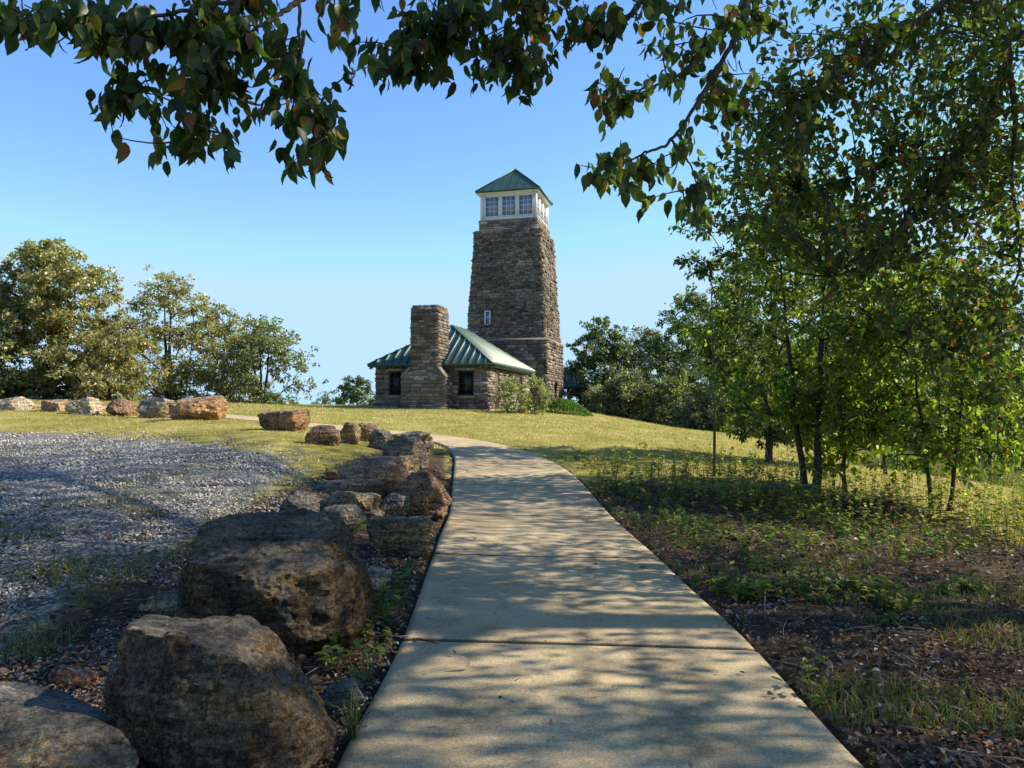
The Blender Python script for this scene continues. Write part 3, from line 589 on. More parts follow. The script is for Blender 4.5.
RK = [  # label, x0, x1, y0, y1, colour, extra
 ('pale low boulder at the far left end of the boulder row', -6, 37, 397, 410, PALE, dict(D=22.5, dr=.7)),
 ('small flat tan boulder second from the left in the far row', 37, 69, 399, 410, TAN, dict(D=22.2)),
 ('light boulder with a brown broken face, third in the far row', 70, 104, 396, 411, PALE, dict(D=21.6)),
 ('dark brown boulder left of the banded grey one', 103, 137, 398, 411, BRN, dict(D=21.4)),
 ('rounded grey boulder with banded layers on the lawn', 135, 176, 395, 414, (.26, .235, .2), dict(D=20.3, strata=1.4)),
 ('big orange brown boulder with a broad sunlit face on the lawn', 166, 235, 397, 420, ORG, dict(D=18.6, dr=.7)),
 ('lone low brown boulder with a tapering right end on the grass', 257, 313, 410, 431, BRN, dict(D=15.9, dr=.6)),
 ('rounded reddish brown boulder standing at the end of the rock row', 305, 343, 424, 446, BRN, dict(dr=.7)),
 ('small pale and brown rock between two brown boulders', 341, 362, 422, 445, TAN, {}),
 ('peaked brown rock left of the grey far rocks', 358, 383, 423, 443, BRN, {}),
 ('grey rounded rock right of the peaked brown one', 368, 396, 430, 451, GREY, {}),
 ('flat grey rock at the bend of the path', 391, 436, 432, 452, GREY, dict(dr=1.)),
 ('broad grey rock with a rounded top beside the path bend', 377, 434, 440, 468, (.23, .2, .165), dict(dr=.7)),
 ('brownish grey low rock behind the square brown rock', 384, 426, 455, 477, (.24, .19, .13), {}),
 ('broad slab with a reddish sunlit top in the middle of the row', 340, 411, 459, 499, (.33, .22, .15), dict(dr=.9)),
 ('small reddish slab at the left edge of the row', 326, 350, 469, 482, ORG, {}),
 ('small dark grey stone on the reddish slab edge', 347, 367, 466, 484, (.13, .125, .12), {}),
 ('flat grey slab below the reddish slab', 314, 386, 479, 499, GREY, dict(dr=.8)),
 ('layered flat slab with a split front edge', 314, 383, 492, 515, (.25, .21, .16), dict(strata=2., dr=.7)),
 ('small grey rock in front of the layered slab', 324, 366, 506, 525, (.2, .19, .17), {}),
 ('squarish rust brown rock standing against the path edge', 403, 450, 473, 521, (.25, .16, .1), dict(dr=.8, nf=9)),
 ('thin dark slab leaning on the rust brown rock', 385, 413, 481, 498, (.14, .12, .1), {}),
 ('grey rock left of the rust brown rock', 378, 412, 494, 517, GREY, {}),
 ('long sloping grey brown rock behind the largest boulder', 358, 430, 514, 558, (.22, .18, .12), dict(dr=.7)),
 ('grey rock rising behind the left shoulder of the largest boulder', 279, 321, 489, 530, (.22, .2, .17), dict(dr=.6)),
 ('tan flake lying at the left foot of the largest boulder', 147, 190, 589, 614, (.28, .24, .16), {}),
 ('small orange stone on the leaf litter left of the near boulder', 42, 104, 667, 687, (.45, .22, .13), dict(dr=.5)),
 ('small pale stone on the leaf litter between boulder and path', 362, 390, 567, 591, (.48, .42, .32), dict(dr=.8)),
 ('small grey stone beside the path next to the near boulder', 318, 366, 684, 716, (.2, .195, .18), {}),
 ('mossy grey stone left of the slender trunks', 762, 792, 484, 496, (.17, .18, .14), {}),
 ('low grey stone at the foot of the slender trunks', 794, 818, 484, 495, (.2, .2, .17), {}),
]
for i, (lb, x0, x1, y0, y1, c, kw) in enumerate(RK):
    if i < 6: x0, x1, y0 = x0 + .07 * (x1 - x0), x1 - .07 * (x1 - x0), y0 + 1
    box_rock(lb, x0, x1, y0, y1, c, i + 10, group='rocks along the path and lawn', **{'rough': .075, **kw})
# ------------------------------------------------------------------ leaves and trees
def rot_frames(axis, normal):
    axis = axis / np.linalg.norm(axis, axis=1, keepdims=True); side = np.cross(normal, axis); side /= np.maximum(np.linalg.norm(side, axis=1, keepdims=True), 1e-6)
    return axis, side, np.cross(axis, side)
_lx = [.12, .32, .55, .78]; _ly = [.17, .26, .235, .12]; _mz = [-.0, .0, -.03, -.09]
LEAF8 = np.array([[0, 0, 0]] + [[x, 0, z] for x, z in zip(_lx, _mz)] + [[1.02, 0, -.22]] + [[x, y, z + .06 + .02 * (i % 2)] for i, (x, y, z) in enumerate(zip(_lx, _ly, _mz))] + [[x, -y, z + .06 - .02 * (i % 2)] for i, (x, y, z) in enumerate(zip(_lx, _ly, _mz))])
LEAF4 = np.array([[0, 0, 0], [.45, .3, .04], [1, 0, -.06], [.45, -.3, .04]])
F8a = np.array([[0, 1, 6], [0, 10, 1], [4, 5, 9], [4, 13, 5]]); F8b = np.array([[1, 2, 7, 6], [2, 3, 8, 7], [3, 4, 9, 8], [2, 1, 10, 11], [3, 2, 11, 12], [4, 3, 12, 13]])
def add_leaves(acc, P, size, axis, normal, col, simple=True, width=1.):
    n = len(P)
    if n == 0: return
    A, S, Nn = rot_frames(axis, normal); T = LEAF4 if simple else LEAF8; k = len(T)
    V = P[:, None] + size[:, None, None] * (T[None, :, 0:1] * A[:, None] + width * T[None, :, 1:2] * S[:, None] + T[None, :, 2:3] * Nn[:, None])
    base = (np.arange(n) * k)[:, None, None]
    fs = [(base + np.array([[0, 1, 2, 3]])[None]).reshape(-1, 4)] if simple else [(base + F8a[None]).reshape(-1, 3), (base + F8b[None]).reshape(-1, 4)]
    acc.add(V.reshape(-1, 3), fs, np.repeat(col, k, axis=0))
def leaf_cols(rg, n, base, var=.25, autumn=0., autumn_cols=((.17, .07, .022), (.24, .17, .03), (.12, .055, .022))):
    b = np.array(base, float); c = b[rg.integers(0, len(b), n)] if b.ndim == 2 else np.tile(b, (n, 1))
    c = c * (1 + rg.normal(0, var, (n, 1))).clip(.4, 2) * (1 + rg.normal(0, .06, (n, 3)))
    m = rg.random(n) < autumn; ac = np.array(autumn_cols)[rg.integers(0, len(autumn_cols), n)]; c[m] = ac[m] * rg.uniform(.6, 1.2, (m.sum(), 1))
    return c.clip(.003, 1)
def grow(rg, start_pts, targets, r_tip=.008, droop=.15, flow=.55, wob=.12):
    """connects every target to the nearest point of the growing skeleton; returns polylines with radii"""
    nodes = [np.array(p, float) for p in start_pts]; par = [max(i - 1, -1) for i in range(len(nodes))]; par[0] = -1
    load = [0.] * len(nodes); segs = []
    cen = np.mean(start_pts, axis=0)
    order = np.argsort([min(np.linalg.norm(np.array(p) - np.array(t)) for p in start_pts) for t in targets])
    for ti in order:
        t = np.array(targets[ti], float); P = np.array(nodes); d = t - P; dist = np.linalg.norm(d, axis=1)
        cost = dist + np.maximum(0, P[:, 2] - t[2]) * 1.2 + .25 * np.hypot(P[:, 0] - cen[0], P[:, 1] - cen[1]) * 0
        s = int(np.argmin(cost)); L = dist[s]; n = max(2, int(L / .35) + 1)
        mid = (P[s] + t) / 2 + np.array([0, 0, droop * L]) + rg.normal(0, wob, 3) * L * .6; prev = s; chain = [s]
        for q in range(1, n + 1):
            u = q / n; pt = (1 - u) ** 2 * P[s] + 2 * u * (1 - u) * mid + u * u * t + rg.normal(0, .02 * L / n, 3) * (q < n)
            nodes.append(pt); par.append(prev); load.append(0.); prev = len(nodes) - 1; chain.append(prev)
        segs.append(chain); load[prev] += 1
    Ld = np.array(load)
    for i in range(len(nodes) - 1, 0, -1):
        if par[i] >= 0: Ld[par[i]] += Ld[i]
    return np.array(nodes), segs, Ld, r_tip
def tubes(acc, nodes, segs, Ld, r_tip, trunk_n, r_trunk, col=(.1, .085, .07), k=6, e=.42, rmax=None):
    tot = max(Ld.max(), 1)
    rad = lambda i: r_tip + (r_trunk * .62 - r_tip) * (max(Ld[i], .5) / tot) ** e * (1 if rmax is None else 1)
    for ch in segs:
        r = [rad(i) for i in ch]; r[0] = min(r[0], r[1] * 1.25); acc.tube([nodes[i] for i in ch], r, k if r[0] > .02 else 4, col)
def tree_mesh(seed, h, cr, r_trunk=.16, base=.25, nclump=60, per=140, leaf=.14, cols=((.05, .075, .02),), autumn=.05, clump_r=.55, simple=True, trunks=1, lean=.04, shape=1., spread=.5, bark=(.06, .05, .042), var=.28, flat=.7, acols=None):
    """returns (trunk Acc, crown Acc) round the origin"""
    rg = np.random.default_rng(seed); ta, ca = Acc(), Acc(); targets = []; 
    k = 0
    while len(targets) < nclump and k < 20000:
        k += 1; z = rg.uniform(base, 1); t = (z - base) / (1 - base); prof = (math.sin(math.pi * min(1, (t * .86 + .14)) ** shape) ** .65)
        a = rg.uniform(0, 2 * math.pi); wob = 1 + .28 * math.sin(a * 2 + seed + z * 5) + .16 * math.sin(a * 5 + seed * 2 + z * 9)
        r = cr * prof * wob * math.sqrt(rg.uniform(.05, 1)); p = np.array([r * math.cos(a), r * math.sin(a), z * h - clump_r * .4])
        if targets and min(np.linalg.norm((p - q) * np.array([1, 1, 1.3])) for q in targets) < clump_r * .75: continue
        targets.append(p)
    groups = [[] for _ in range(trunks)]; tops = []
    for i in range(trunks):
        a = i * 2 * math.pi / trunks + seed; b0 = np.array([math.cos(a), math.sin(a), 0]) * (.12 * (trunks > 1)); ln = rg.normal(0, lean, 2) * h
        top = np.array([b0[0] * 4 + ln[0], b0[1] * 4 + ln[1], h * .8]); n = 12
        pts = [b0 + (top - b0) * (j / n) + np.array([*rg.normal(0, .004 * h * (j > 0), 2), 0]) for j in range(n + 1)]; tops.append(pts)
    for t in targets: groups[int(np.argmin([np.linalg.norm(np.array(tp[7]) - t) for tp in tops]))].append(t)
    for pts, tg in zip(tops, groups):
        r0 = r_trunk / math.sqrt(trunks); n = len(pts)
        pts2 = [pts[0] - np.array([0, 0, .4])] + pts
        ta.tube(pts2, [r0 * 1.45, r0 * 1.2] + [r0 * (1 - .82 * j / (n - 1)) for j in range(1, n)], 9, bark)
        if tg:
            nodes, segs, Ld, rt = grow(rg, pts[max(1, int(base * 10)):], tg); tubes(ta, nodes, segs, Ld, .008, n, r0, bark)
    T = np.array(targets); n = len(T) * per; ci = np.repeat(np.arange(len(T)), per)
    cs = clump_r * rg.uniform(.65, 1.35, len(T)); off = rg.normal(0, 1, (n, 3)); off /= np.linalg.norm(off, axis=1, keepdims=True); off *= (rg.random((n, 1)) ** .55)
    # sub-sprays inside each clump give a ragged outline
    nsp = 7; sp = rg.normal(0, .62, (len(T), nsp, 3)); pick = rg.integers(0, nsp, n)
    off = sp[ci, pick] * .95 + off * .42
    P = T[ci] + off * cs[ci][:, None] * np.array([1, 1, flat]); ax = off * .6 + rg.normal(0, .6, (n, 3)) + np.array([0, 0, -.35]); nm = rg.normal(0, 1, (n, 3)) * .7 + np.array([0, 0, .8])
    tint = (1 + rg.normal(0, .16, (len(T), 1)))[ci]
    col = leaf_cols(rg, n, cols, var, autumn, *( (acols,) if acols else ())) * tint
    add_leaves(ca, P, leaf * rg.uniform(.65, 1.3, n), ax, nm, col.clip(.003, 1), simple)
    return ta, ca
def place_tree(kind, label, mesh_pair, loc, rz=0, s=1., group=None, first=True, mat='leaf_far', cat='tree'):
    e = tag(empty(kind, loc, rz), label, cat, group); e.scale = (s, s, s)
    t, c = mesh_pair
    if isinstance(t, Acc): t = t.build('trunk', M['bark'], e, True); c = c.build('crown', M[mat], e)
    else:
        t = t.copy(); c = c.copy(); COL.objects.link(t); COL.objects.link(c); t.parent = e; c.parent = e
    return t, c
OLIVE = ((.23, .24, .095), (.27, .265, .11), (.17, .2, .075), (.3, .26, .12)); DARKG = ((.09, .135, .05), (.115, .16, .06), (.07, .105, .04)); MIDG = ((.15, .185, .07), (.12, .155, .055), (.18, .2, .08))
GRYG = ((.14, .165, .075), (.11, .135, .06), (.16, .175, .085))
def far_base(px, D): x = at(px, 400, D).x; return Vector((x, D, H(x, D) - .1))
def hgt(px, ytop, D): return at(px, ytop, D).z - far_base(px, D).z
# left group at the edge of the lawn
def lone(kind, label, px, ytop, D, cr, seed, **kw):
    b = far_base(px, D); h = hgt(px, ytop, D)
    return place_tree(kind, label, tree_mesh(seed, h, cr, **kw), b, 0, 1, kw.get('group'))
lone('broadleaf_tree', 'tallest olive green tree at the far left edge of the lawn', 48, 240, 38, 3.6, 11, r_trunk=.25, base=.04, nclump=135, per=420, leaf=.17, cols=OLIVE, autumn=.18, clump_r=.75, acols=((.2, .13, .04), (.16, .12, .035)))
lone('broadleaf_tree', 'open airy tree with visible forked limbs, second from the left', 168, 275, 42, 3.3, 12, r_trunk=.2, base=.04, nclump=115, per=150, leaf=.15, cols=OLIVE, autumn=.12, clump_r=.6, trunks=2, acols=((.2, .14, .05),))
lone('broadleaf_tree', 'darker green thin tree at the right end of the left group', 262, 318, 41, 2.5, 13, r_trunk=.16, base=.03, nclump=85, per=165, leaf=.15, cols=MIDG, autumn=.04, clump_r=.55, trunks=3)
lone('broadleaf_tree', 'sparse leaning tree beside the darker thin one on the left', 222, 305, 44, 2.3, 14, r_trunk=.14, base=.03, nclump=75, per=150, leaf=.15, cols=OLIVE, autumn=.08, clump_r=.55)
lone('broadleaf_tree', 'low bushy olive tree filling the gap below the tallest left tree', 112, 330, 37, 2.2, 15, r_trunk=.12, base=.02, nclump=60, per=220, leaf=.15, cols=OLIVE, autumn=.15, clump_r=.55, trunks=3, acols=((.22, .13, .05),))
lone('broadleaf_tree', 'green tree at the left picture edge behind the pale boulder', -20, 285, 36, 3.0, 16, r_trunk=.2, base=.02, nclump=80, per=260, leaf=.16, cols=MIDG, autumn=.1, clump_r=.65)
lone('broadleaf_tree', 'small round tree alone on the skyline left of the cottage', 357, 374, 66, 1.5, 17, r_trunk=.12, base=.05, nclump=44, per=260, leaf=.17, cols=DARKG, autumn=.0, clump_r=.5)
lone('low_shrub', 'tiny low shrub on the skyline between left trees and the lone small tree', 325, 394, 62, 1.0, 18, r_trunk=.05, base=.02, nclump=12, per=120, leaf=.15, cols=DARKG, autumn=0, clump_r=.4)
# trees right of the tower
for (lb, px, yt, D, cr, sd_, nc, cols, bs) in [
 ('tall dark tree directly right of the tower and porch', 600, 318, 60, 3.4, 21, 90, DARKG, .05),
 ('open crowned tree with sky gaps, second right of the tower', 648, 328, 62, 2.8, 22, 70, MIDG, .1),
 ('dense dark tree behind the left edge of the near foliage', 692, 290, 56, 3.4, 23, 90, DARKG, .05),
 ('low bushy tree at the foot of the trees right of the tower', 625, 372, 52, 2.2, 24, 50, GRYG, .0),
 ('second low bushy tree at the foot of the trees right of the tower', 672, 378, 50, 2.2, 25, 50, MIDG, .0),
 ('low dark thicket tree right next to the green mound', 604, 372, 66, 1.8, 26, 35, DARKG, .0),
 ('pale green shrubby tree at the right end of the sunlit meadow edge', 712, 385, 45, 2.0, 27, 45, GRYG, .0)]:
    lone('broadleaf_tree', lb, px, yt, D, cr, sd_, r_trunk=.18, base=bs, nclump=int(nc * 1.25), per=290, leaf=.18, cols=cols, autumn=.03, clump_r=.7)
# prototypes for the wood beyond the meadow
protos = [tree_mesh(40 + i, 11, 3.0 + .3 * (i % 3), r_trunk=.2, base=[.12, .05, .2, .1][i], nclump=75, per=170, leaf=.2, cols=[DARKG, MIDG, GRYG, OLIVE][i], autumn=[.02, .05, .04, .12][i], clump_r=.75) for i in range(4)]
kinds = ['dense dark green tree', 'mid green leafy tree', 'greyish green tree', 'olive green tree']
spots = [(745, 47, 0, .85), (785, 52, 2, .95), (820, 46, 1, .8), (858, 50, 0, .95), (890, 44, 3, .85), (925, 48, 1, 1.), (960, 42, 0, .9), (1000, 44, 2, 1.), (1040, 40, 1, .9), (765, 60, 1, 1.2), (840, 62, 3, 1.2), (910, 60, 0, 1.3), (985, 58, 2, 1.3), (1060, 52, 3, 1.2), (700, 66, 2, 1.15), (730, 70, 0, 1.3), (1090, 46, 0, 1.1)]
cp = {}
for i, (px, D, k, s) in enumerate(spots):
    b = far_base(px, D)
    r = place_tree('woodland_tree', kinds[k] + ' in the shaded wood beyond the meadow', cp.get(k, protos[k]), b, i * 1.3, s, 'trees of the wood beyond the meadow')
    cp.setdefault(k, r)
# far wood reads as one mass
rg = np.random.default_rng(5); acc = Acc()
for i in range(60):
    px = rg.uniform(560, 1150); D = rg.uniform(72, 110); b = far_base(px, D); hh = rg.uniform(8, 12); n = 700
    if b.z + hh > at(px, 345 if px < 700 else 300, D).z: hh = max(4, at(px, 350 if px < 700 else 300, D).z - b.z)
    P = rg.normal(0, 1, (n, 3)) * np.array([2., 2., hh * .24]) + np.array([b.x, b.y, b.z + hh * .5])
    add_leaves(acc, P, rg.uniform(.4, .8, n), rg.normal(0, 1, (n, 3)), rg.normal(0, 1, (n, 3)) + np.array([0, 0, .6]), leaf_cols(rg, n, DARKG, .3))
tag(acc.build('far_wood', M['leaf_far']), 'distant dark wood closing the view behind the meadow', 'wood', kind='stuff')
# bush and green mound by the cottage
lone('flowering_shrub', 'small light green tree on a thin stem before the cottage side wall', 511, 374, 37.5, .75, 31, r_trunk=.05, base=.12, nclump=26, per=150, leaf=.09, cols=((.2, .24, .09), (.24, .27, .12)), autumn=.05, clump_r=.26, trunks=2)
lone('flowering_shrub', 'wider light green shrub right of the thin stemmed one at the tower foot', 534, 377, 38.5, .85, 32, r_trunk=.05, base=.05, nclump=30, per=140, leaf=.09, cols=((.2, .24, .09), (.26, .28, .13)), autumn=.05, clump_r=.26, trunks=3)
acc = Acc(); rg = np.random.default_rng(9)
c0 = far_base(563, 41.5); n = 9000; u = rg.normal(0, 1, (n, 2)) * np.array([1.0, .7]); r2 = (u[:, 0] / 1.6) ** 2 + (u[:, 1] / 1.1) ** 2; k = r2 < 1; u = u[k]; r2 = r2[k]; n = len(u)
P = np.stack([c0.x + u[:, 0], c0.y + u[:, 1], np.zeros(n)], 1); P[:, 2] = HN(P[:, 0], P[:, 1]) + (1 - r2) * .75 * rg.uniform(.7, 1, n)
add_leaves(acc, P, rg.uniform(.06, .14, n), rg.normal(0, .6, (n, 3)) + np.array([0, 0, .5]), rg.normal(0, 1, (n, 3)), leaf_cols(rg, n, ((.07, .14, .02), (.1, .18, .03)), .25))
tag(acc.build('creeping_shrub', M['grass']), 'bright green low mound of foliage right of the tower foot', 'shrub')
# ------------------------------------------------------------------ middle distance: slender young trees on the right
YG = ((.13, .18, .03), (.17, .21, .035), (.09, .14, .025), (.06, .10, .02))
def mid(kind, label, px, py, ytop, cr, seed, D=None, **kw):
    b = G(px, py) if D is None else far_base(px, D)
    h = at(px, ytop, b.y).z - b.z
    place_tree(kind, label, tree_mesh(seed, h, cr, simple=kw.pop('simple', False), **kw), b, 0, 1, None, mat='leaf')
mid('young_tree', 'slender triple trunked young tree with sunlit yellow green leaves', 812, 490, 175, 1.7, 51, r_trunk=.1, base=.22, nclump=120, per=95, leaf=.1, cols=YG, autumn=.04, clump_r=.34, trunks=3, lean=.015)
mid('young_tree', 'thin leafy sapling with yellow lower leaves right of the triple trunks', 845, 492, 330, .9, 52, r_trunk=.04, base=.2, nclump=38, per=50, leaf=.13, cols=((.2, .24, .03), (.15, .2, .03)), autumn=.03, clump_r=.28, lean=.03)
mid('young_tree', 'dark stemmed young tree near the right picture edge', 940, 510, 250, 1.5, 53, r_trunk=.05, base=.22, nclump=105, per=90, leaf=.1, cols=YG, autumn=.04, clump_r=.34, trunks=2, lean=.02)
mid('oak_tree', 'broad dark green tree hanging over the meadow left of the slender trunks', 768, 470, 150, 1.9, 54, D=19, r_trunk=.09, base=.12, nclump=130, per=180, leaf=.105, cols=((.055, .085, .022), (.07, .1, .025), (.045, .07, .02)), autumn=.04, clump_r=.42, lean=.02, trunks=1)
mid('young_tree', 'leafy tree half hidden behind the slender triple trunks', 885, 470, 230, 1.8, 56, D=20, r_trunk=.05, base=.3, nclump=120, per=150, leaf=.11, cols=((.06, .09, .022), (.045, .07, .02)), autumn=.03, clump_r=.46)
acc = Acc(); b = G(714, 476, 2, 24); acc.tube([b - Vector((0, 0, .2)), b + Vector((.03, 0, 1.6)), b + Vector((-.02, 0, 3.4))], [.03, .022, .012], 6, (.13, .12, .1))
tag(acc.build('bare_sapling', M['bark'], smooth=True), 'thin bare grey sapling stem at the left edge of the near trees', 'sapling')
# ------------------------------------------------------------------ the two shade trees overhead
NEARG = ((.05, .08, .018), (.07, .1, .022), (.035, .06, .015), (.1, .125, .025))
def poly(pts): return [at(*p) for p in pts]
def shade_tree(name, label, trunk, limbs, blobs, canopy, seed, cols, autumn=.08):
    rg = np.random.default_rng(seed); root = tag(empty(name, (0, 0, 0)), label, 'tree'); ta, ca = Acc(), Acc(); bark = (.07, .058, .048)
    ta.tube(catmull(trunk[0], 6), np.interp(np.linspace(0, 1, (len(trunk[0]) - 1) * 6 + 1), [0, 1], [trunk[1], trunk[1] * .35]), 12, bark)
    nodes = []
    for pts, r0, r1 in limbs:
        c = catmull(pts, 8); n = len(c); c = [p + Vector(rg.normal(0, .004, 3)) * (0 < i < n - 1) for i, p in enumerate(c)]
        ta.tube(c, np.linspace(r0, r1, n), 7, bark); nodes += [np.array(p) for p in c]
    nodes = np.array(nodes); LP, LA, LN, LS = [], [], [], []
    for (px, py, rx, ry, D, cnt) in blobs:
        sub = max(1, int(cnt / (11 if D < 5.3 else 8 if D < 7.4 else 10)))
        for _ in range(sub):
            r = math.sqrt(rg.random()); an = rg.uniform(0, 2 * math.pi); d = D * rg.uniform(.9, 1.12)
            p = np.array(at(px + rx * r * math.cos(an), py + ry * r * math.sin(an), d)); q = nodes[int(np.argmin(np.linalg.norm(nodes - p, axis=1)))]
            L = np.linalg.norm(p - q); m = (p + q) / 2 + np.array([0, 0, .1 * L]) + rg.normal(0, .15 * L, 3)
            tw = [(1 - u) ** 2 * q + 2 * u * (1 - u) * m + u * u * p for u in np.linspace(0, 1, 7)]
            if L < 1.6 and (D < 6 or rg.random() < .4): ta.tube(tw, np.linspace(.004 + .004 * min(L, 1), .0022, 7), 4, bark)
            tw = np.array(tw); k = int(rg.integers(9, 14)); u = 1 - rg.random(k) ** 1.3 * min(1, .5 / max(L, .1)); idx = u * 6; i0 = np.clip(idx.astype(int), 0, 5)
            b = tw[i0] + (tw[i0 + 1] - tw[i0]) * (idx - i0)[:, None]; o = rg.normal(0, .03, (k, 3)); LP.append(b + o)
            dr = (p - q) / max(L, .05); LA.append(rg.normal(0, .38 if D < 5.3 else .9, (k, 3)) + dr * .25 + np.array([0, 0, -1.0])); LN.append(rg.normal(0, 1, (k, 3))); LS.append(rg.uniform(.06, .112, k) * (1 if D < 5.3 else .85))
    # the crown above the picture, which casts the dappled shade
    for c in canopy:
        c = np.array(c, float); q = nodes[int(np.argmin(np.linalg.norm(nodes - c, axis=1)))]; L = np.linalg.norm(c - q); m = (c + q) / 2 + np.array([0, 0, .12 * L])
        ta.tube([(1 - u) ** 2 * q + 2 * u * (1 - u) * m + u * u * c for u in np.linspace(0, 1, 6)], np.linspace(.006 + .004 * L, .004, 6), 5, bark)
        k = 85; of = rg.normal(0, 1, (k, 3)) * np.array([.42, .42, .22]); LP.append(c + of); LA.append(of + rg.normal(0, .4, (k, 3)) + np.array([0, 0, -.5])); LN.append(rg.normal(0, .6, (k, 3)) + np.array([0, 0, 1])); LS.append(rg.uniform(.09, .15, k))
    P = np.concatenate(LP); n = len(P)
    add_leaves(ca, P, np.concatenate(LS), np.concatenate(LA), np.concatenate(LN), leaf_cols(rg, n, cols, .25, autumn), False, 1.05)
    ta.build('trunk', M['bark'], root, True); ca.build('crown', M['leaf'], root)
def V3(*p): return Vector(p)
def px_of(p): 
    q = p - Vector((0, 0, EYE)); yc = q.y * math.cos(TH) + q.z * math.sin(TH); zc = -q.y * math.sin(TH) + q.z * math.cos(TH)
    return (512 + F * q.x / yc, 384 - F * zc / yc) if yc > .1 else (9999, -9999)
# first: trunk right of the picture, limbs reach into the upper right
rg = np.random.default_rng(77); can = []
while len(can) < 300:
    p = Vector((rg.uniform(.5, 14), rg.uniform(1, 20), rg.uniform(4.2, 14.5))); d = Vector(((p.x - 8) / 7.5, (p.y - 10.5) / 9.5, (p.z - 8.7) / 6.))
    if d.length > 1 or rg.random() > .3 + .7 * d.length: continue
    x, y = px_of(p)
    if y < -60 or x > 1080 or (x > 900 and y < 190 + (x - 900) * .9): can.append(tuple(p))
while len(can) < 430:
    p = Vector((rg.uniform(1, 11), rg.uniform(8, 18), rg.uniform(8.5, 14))); x, y = px_of(p)
    if y < -60: can.append(tuple(p))
while len(can) < 515:
    p = Vector((rg.uniform(4.5, 14), rg.uniform(2.5, 8.5), rg.uniform(4.5, 11))); x, y = px_of(p)
    if y < -60 or x > 1080: can.append(tuple(p))
limbs = [
 ([V3(8.2, 6.5, 3.4), V3(6.9, 7.2, 5.), at(1022, 36, 7.6), at(1008, 60, 7.2), at(986, 118, 7.), at(954, 158, 6.8), at(922, 204, 6.6), at(895, 236, 6.5), at(868, 263, 6.4), at(832, 277, 6.3)], .06, .009),
 ([V3(8.2, 6.5, 4.2), V3(6, 6.4, 5.6), at(1000, -60, 6), at(945, 0, 5.6), at(909, 27, 5.5), at(877, 54, 5.4), at(832, 86, 5.3), at(805, 97, 5.2)], .035, .005),
 ([V3(7.6, 6.4, 5), V3(4.5, 5.8, 5.4), at(790, -80, 5.2), at(748, 0, 4.9), at(741, 27, 4.8), at(718, 68, 4.7), at(696, 104, 4.6), at(671, 140, 4.5), at(641, 154, 4.4), at(610, 170, 4.4)], .028, .004),
 ([at(748, 0, 4.9), at(719, 27, 4.8), at(687, 68, 4.6), at(655, 86, 4.5), at(610, 104, 4.4)], .014, .004),
 ([at(671, 140, 4.5), at(690, 165, 4.6), at(700, 200, 4.6)], .008, .003),
 ([at(1008, 60, 7.2), at(1015, 120, 7.4), at(1012, 180, 7.6), at(1020, 260, 7.6), at(1000, 320, 7.6)], .03, .008),
 ([at(954, 158, 6.8), at(900, 160, 7.), at(850, 180, 7.2), at(800, 190, 7.2)], .02, .005),
 ([V3(7.6, 6.4, 4.6), V3(6.5, 7, 3.8), at(1060, 300, 7.6), at(1000, 335, 7.2), at(940, 350, 7.)], .04, .008),
 ([V3(8.2, 6.5, 6), V3(8, 9, 8.5), V3(6.5, 12, 10)], .12, .04), ([V3(8.2, 6.5, 6), V3(5.5, 6, 8.5), V3(3, 6.5, 9.5)], .1, .03), ([V3(8.2, 6.5, 6.5), V3(9.5, 4, 9), V3(8, 2, 10)], .1, .03), ([V3(8.2, 6.5, 7), V3(10.5, 9, 9.5), V3(11, 12, 10)], .1, .03)]
blobs = [(605, 85, 26, 26, 4.4, 90), (590, 120, 20, 20, 4.4, 20), (650, 75, 22, 15, 4.5, 34), (610, 165, 30, 28, 4.3, 100), (650, 190, 30, 24, 4.4, 60), (680, 150, 25, 20, 4.6, 40), (700, 195, 28, 24, 4.6, 90), (690, 45, 28, 30, 4.8, 45), (735, 60, 28, 30, 4.9, 70), (735, 120, 30, 30, 5, 110), (760, 20, 40, 24, 5.2, 110),
 (820, 60, 50, 45, 5.5, 210), (790, 120, 40, 40, 5.8, 190), (770, 165, 40, 30, 6, 150), (870, 30, 50, 30, 5.6, 190), (840, 120, 45, 40, 6, 200), (900, 90, 50, 50, 6.4, 320), (960, 50, 55, 50, 6.4, 380), (1000, 120, 40, 60, 6.8, 360), (930, 160, 55, 45, 6.8, 380), (870, 190, 50, 40, 6.8, 300), (980, 210, 50, 50, 7, 420), (910, 240, 50, 40, 6.8, 340), (850, 255, 45, 25, 6.6, 200), (990, 285, 45, 45, 7, 360), (930, 300, 50, 35, 7.2, 280), (960, 350, 60, 22, 7.2, 210), (1010, 380, 30, 40, 7, 110), (800, 215, 40, 25, 6.6, 160), (860, 300, 40, 20, 6.8, 110), (1010, 10, 30, 20, 6, 160),
 (800, 20, 60, 40, 7.5, 300), (880, 70, 70, 50, 8, 520), (970, 40, 70, 60, 8, 640), (830, 150, 60, 50, 8, 380), (930, 140, 70, 60, 8.3, 640), (1000, 190, 40, 60, 8.3, 420), (890, 230, 60, 40, 8, 380), (970, 270, 60, 40, 8.5, 480), (780, 80, 40, 40, 7, 200), (1000, 330, 40, 40, 8.5, 260), (800, 240, 50, 40, 8, 240),
 (725, 165, 34, 36, 6.5, 170), (742, 215, 30, 30, 6.8, 130), (715, 215, 24, 20, 6.5, 60), (770, 245, 36, 26, 7, 120), (650, 25, 26, 22, 4.7, 40), (715, 20, 26, 18, 5, 50), (765, 110, 34, 40, 6.5, 150), (690, 100, 22, 22, 4.8, 40)]
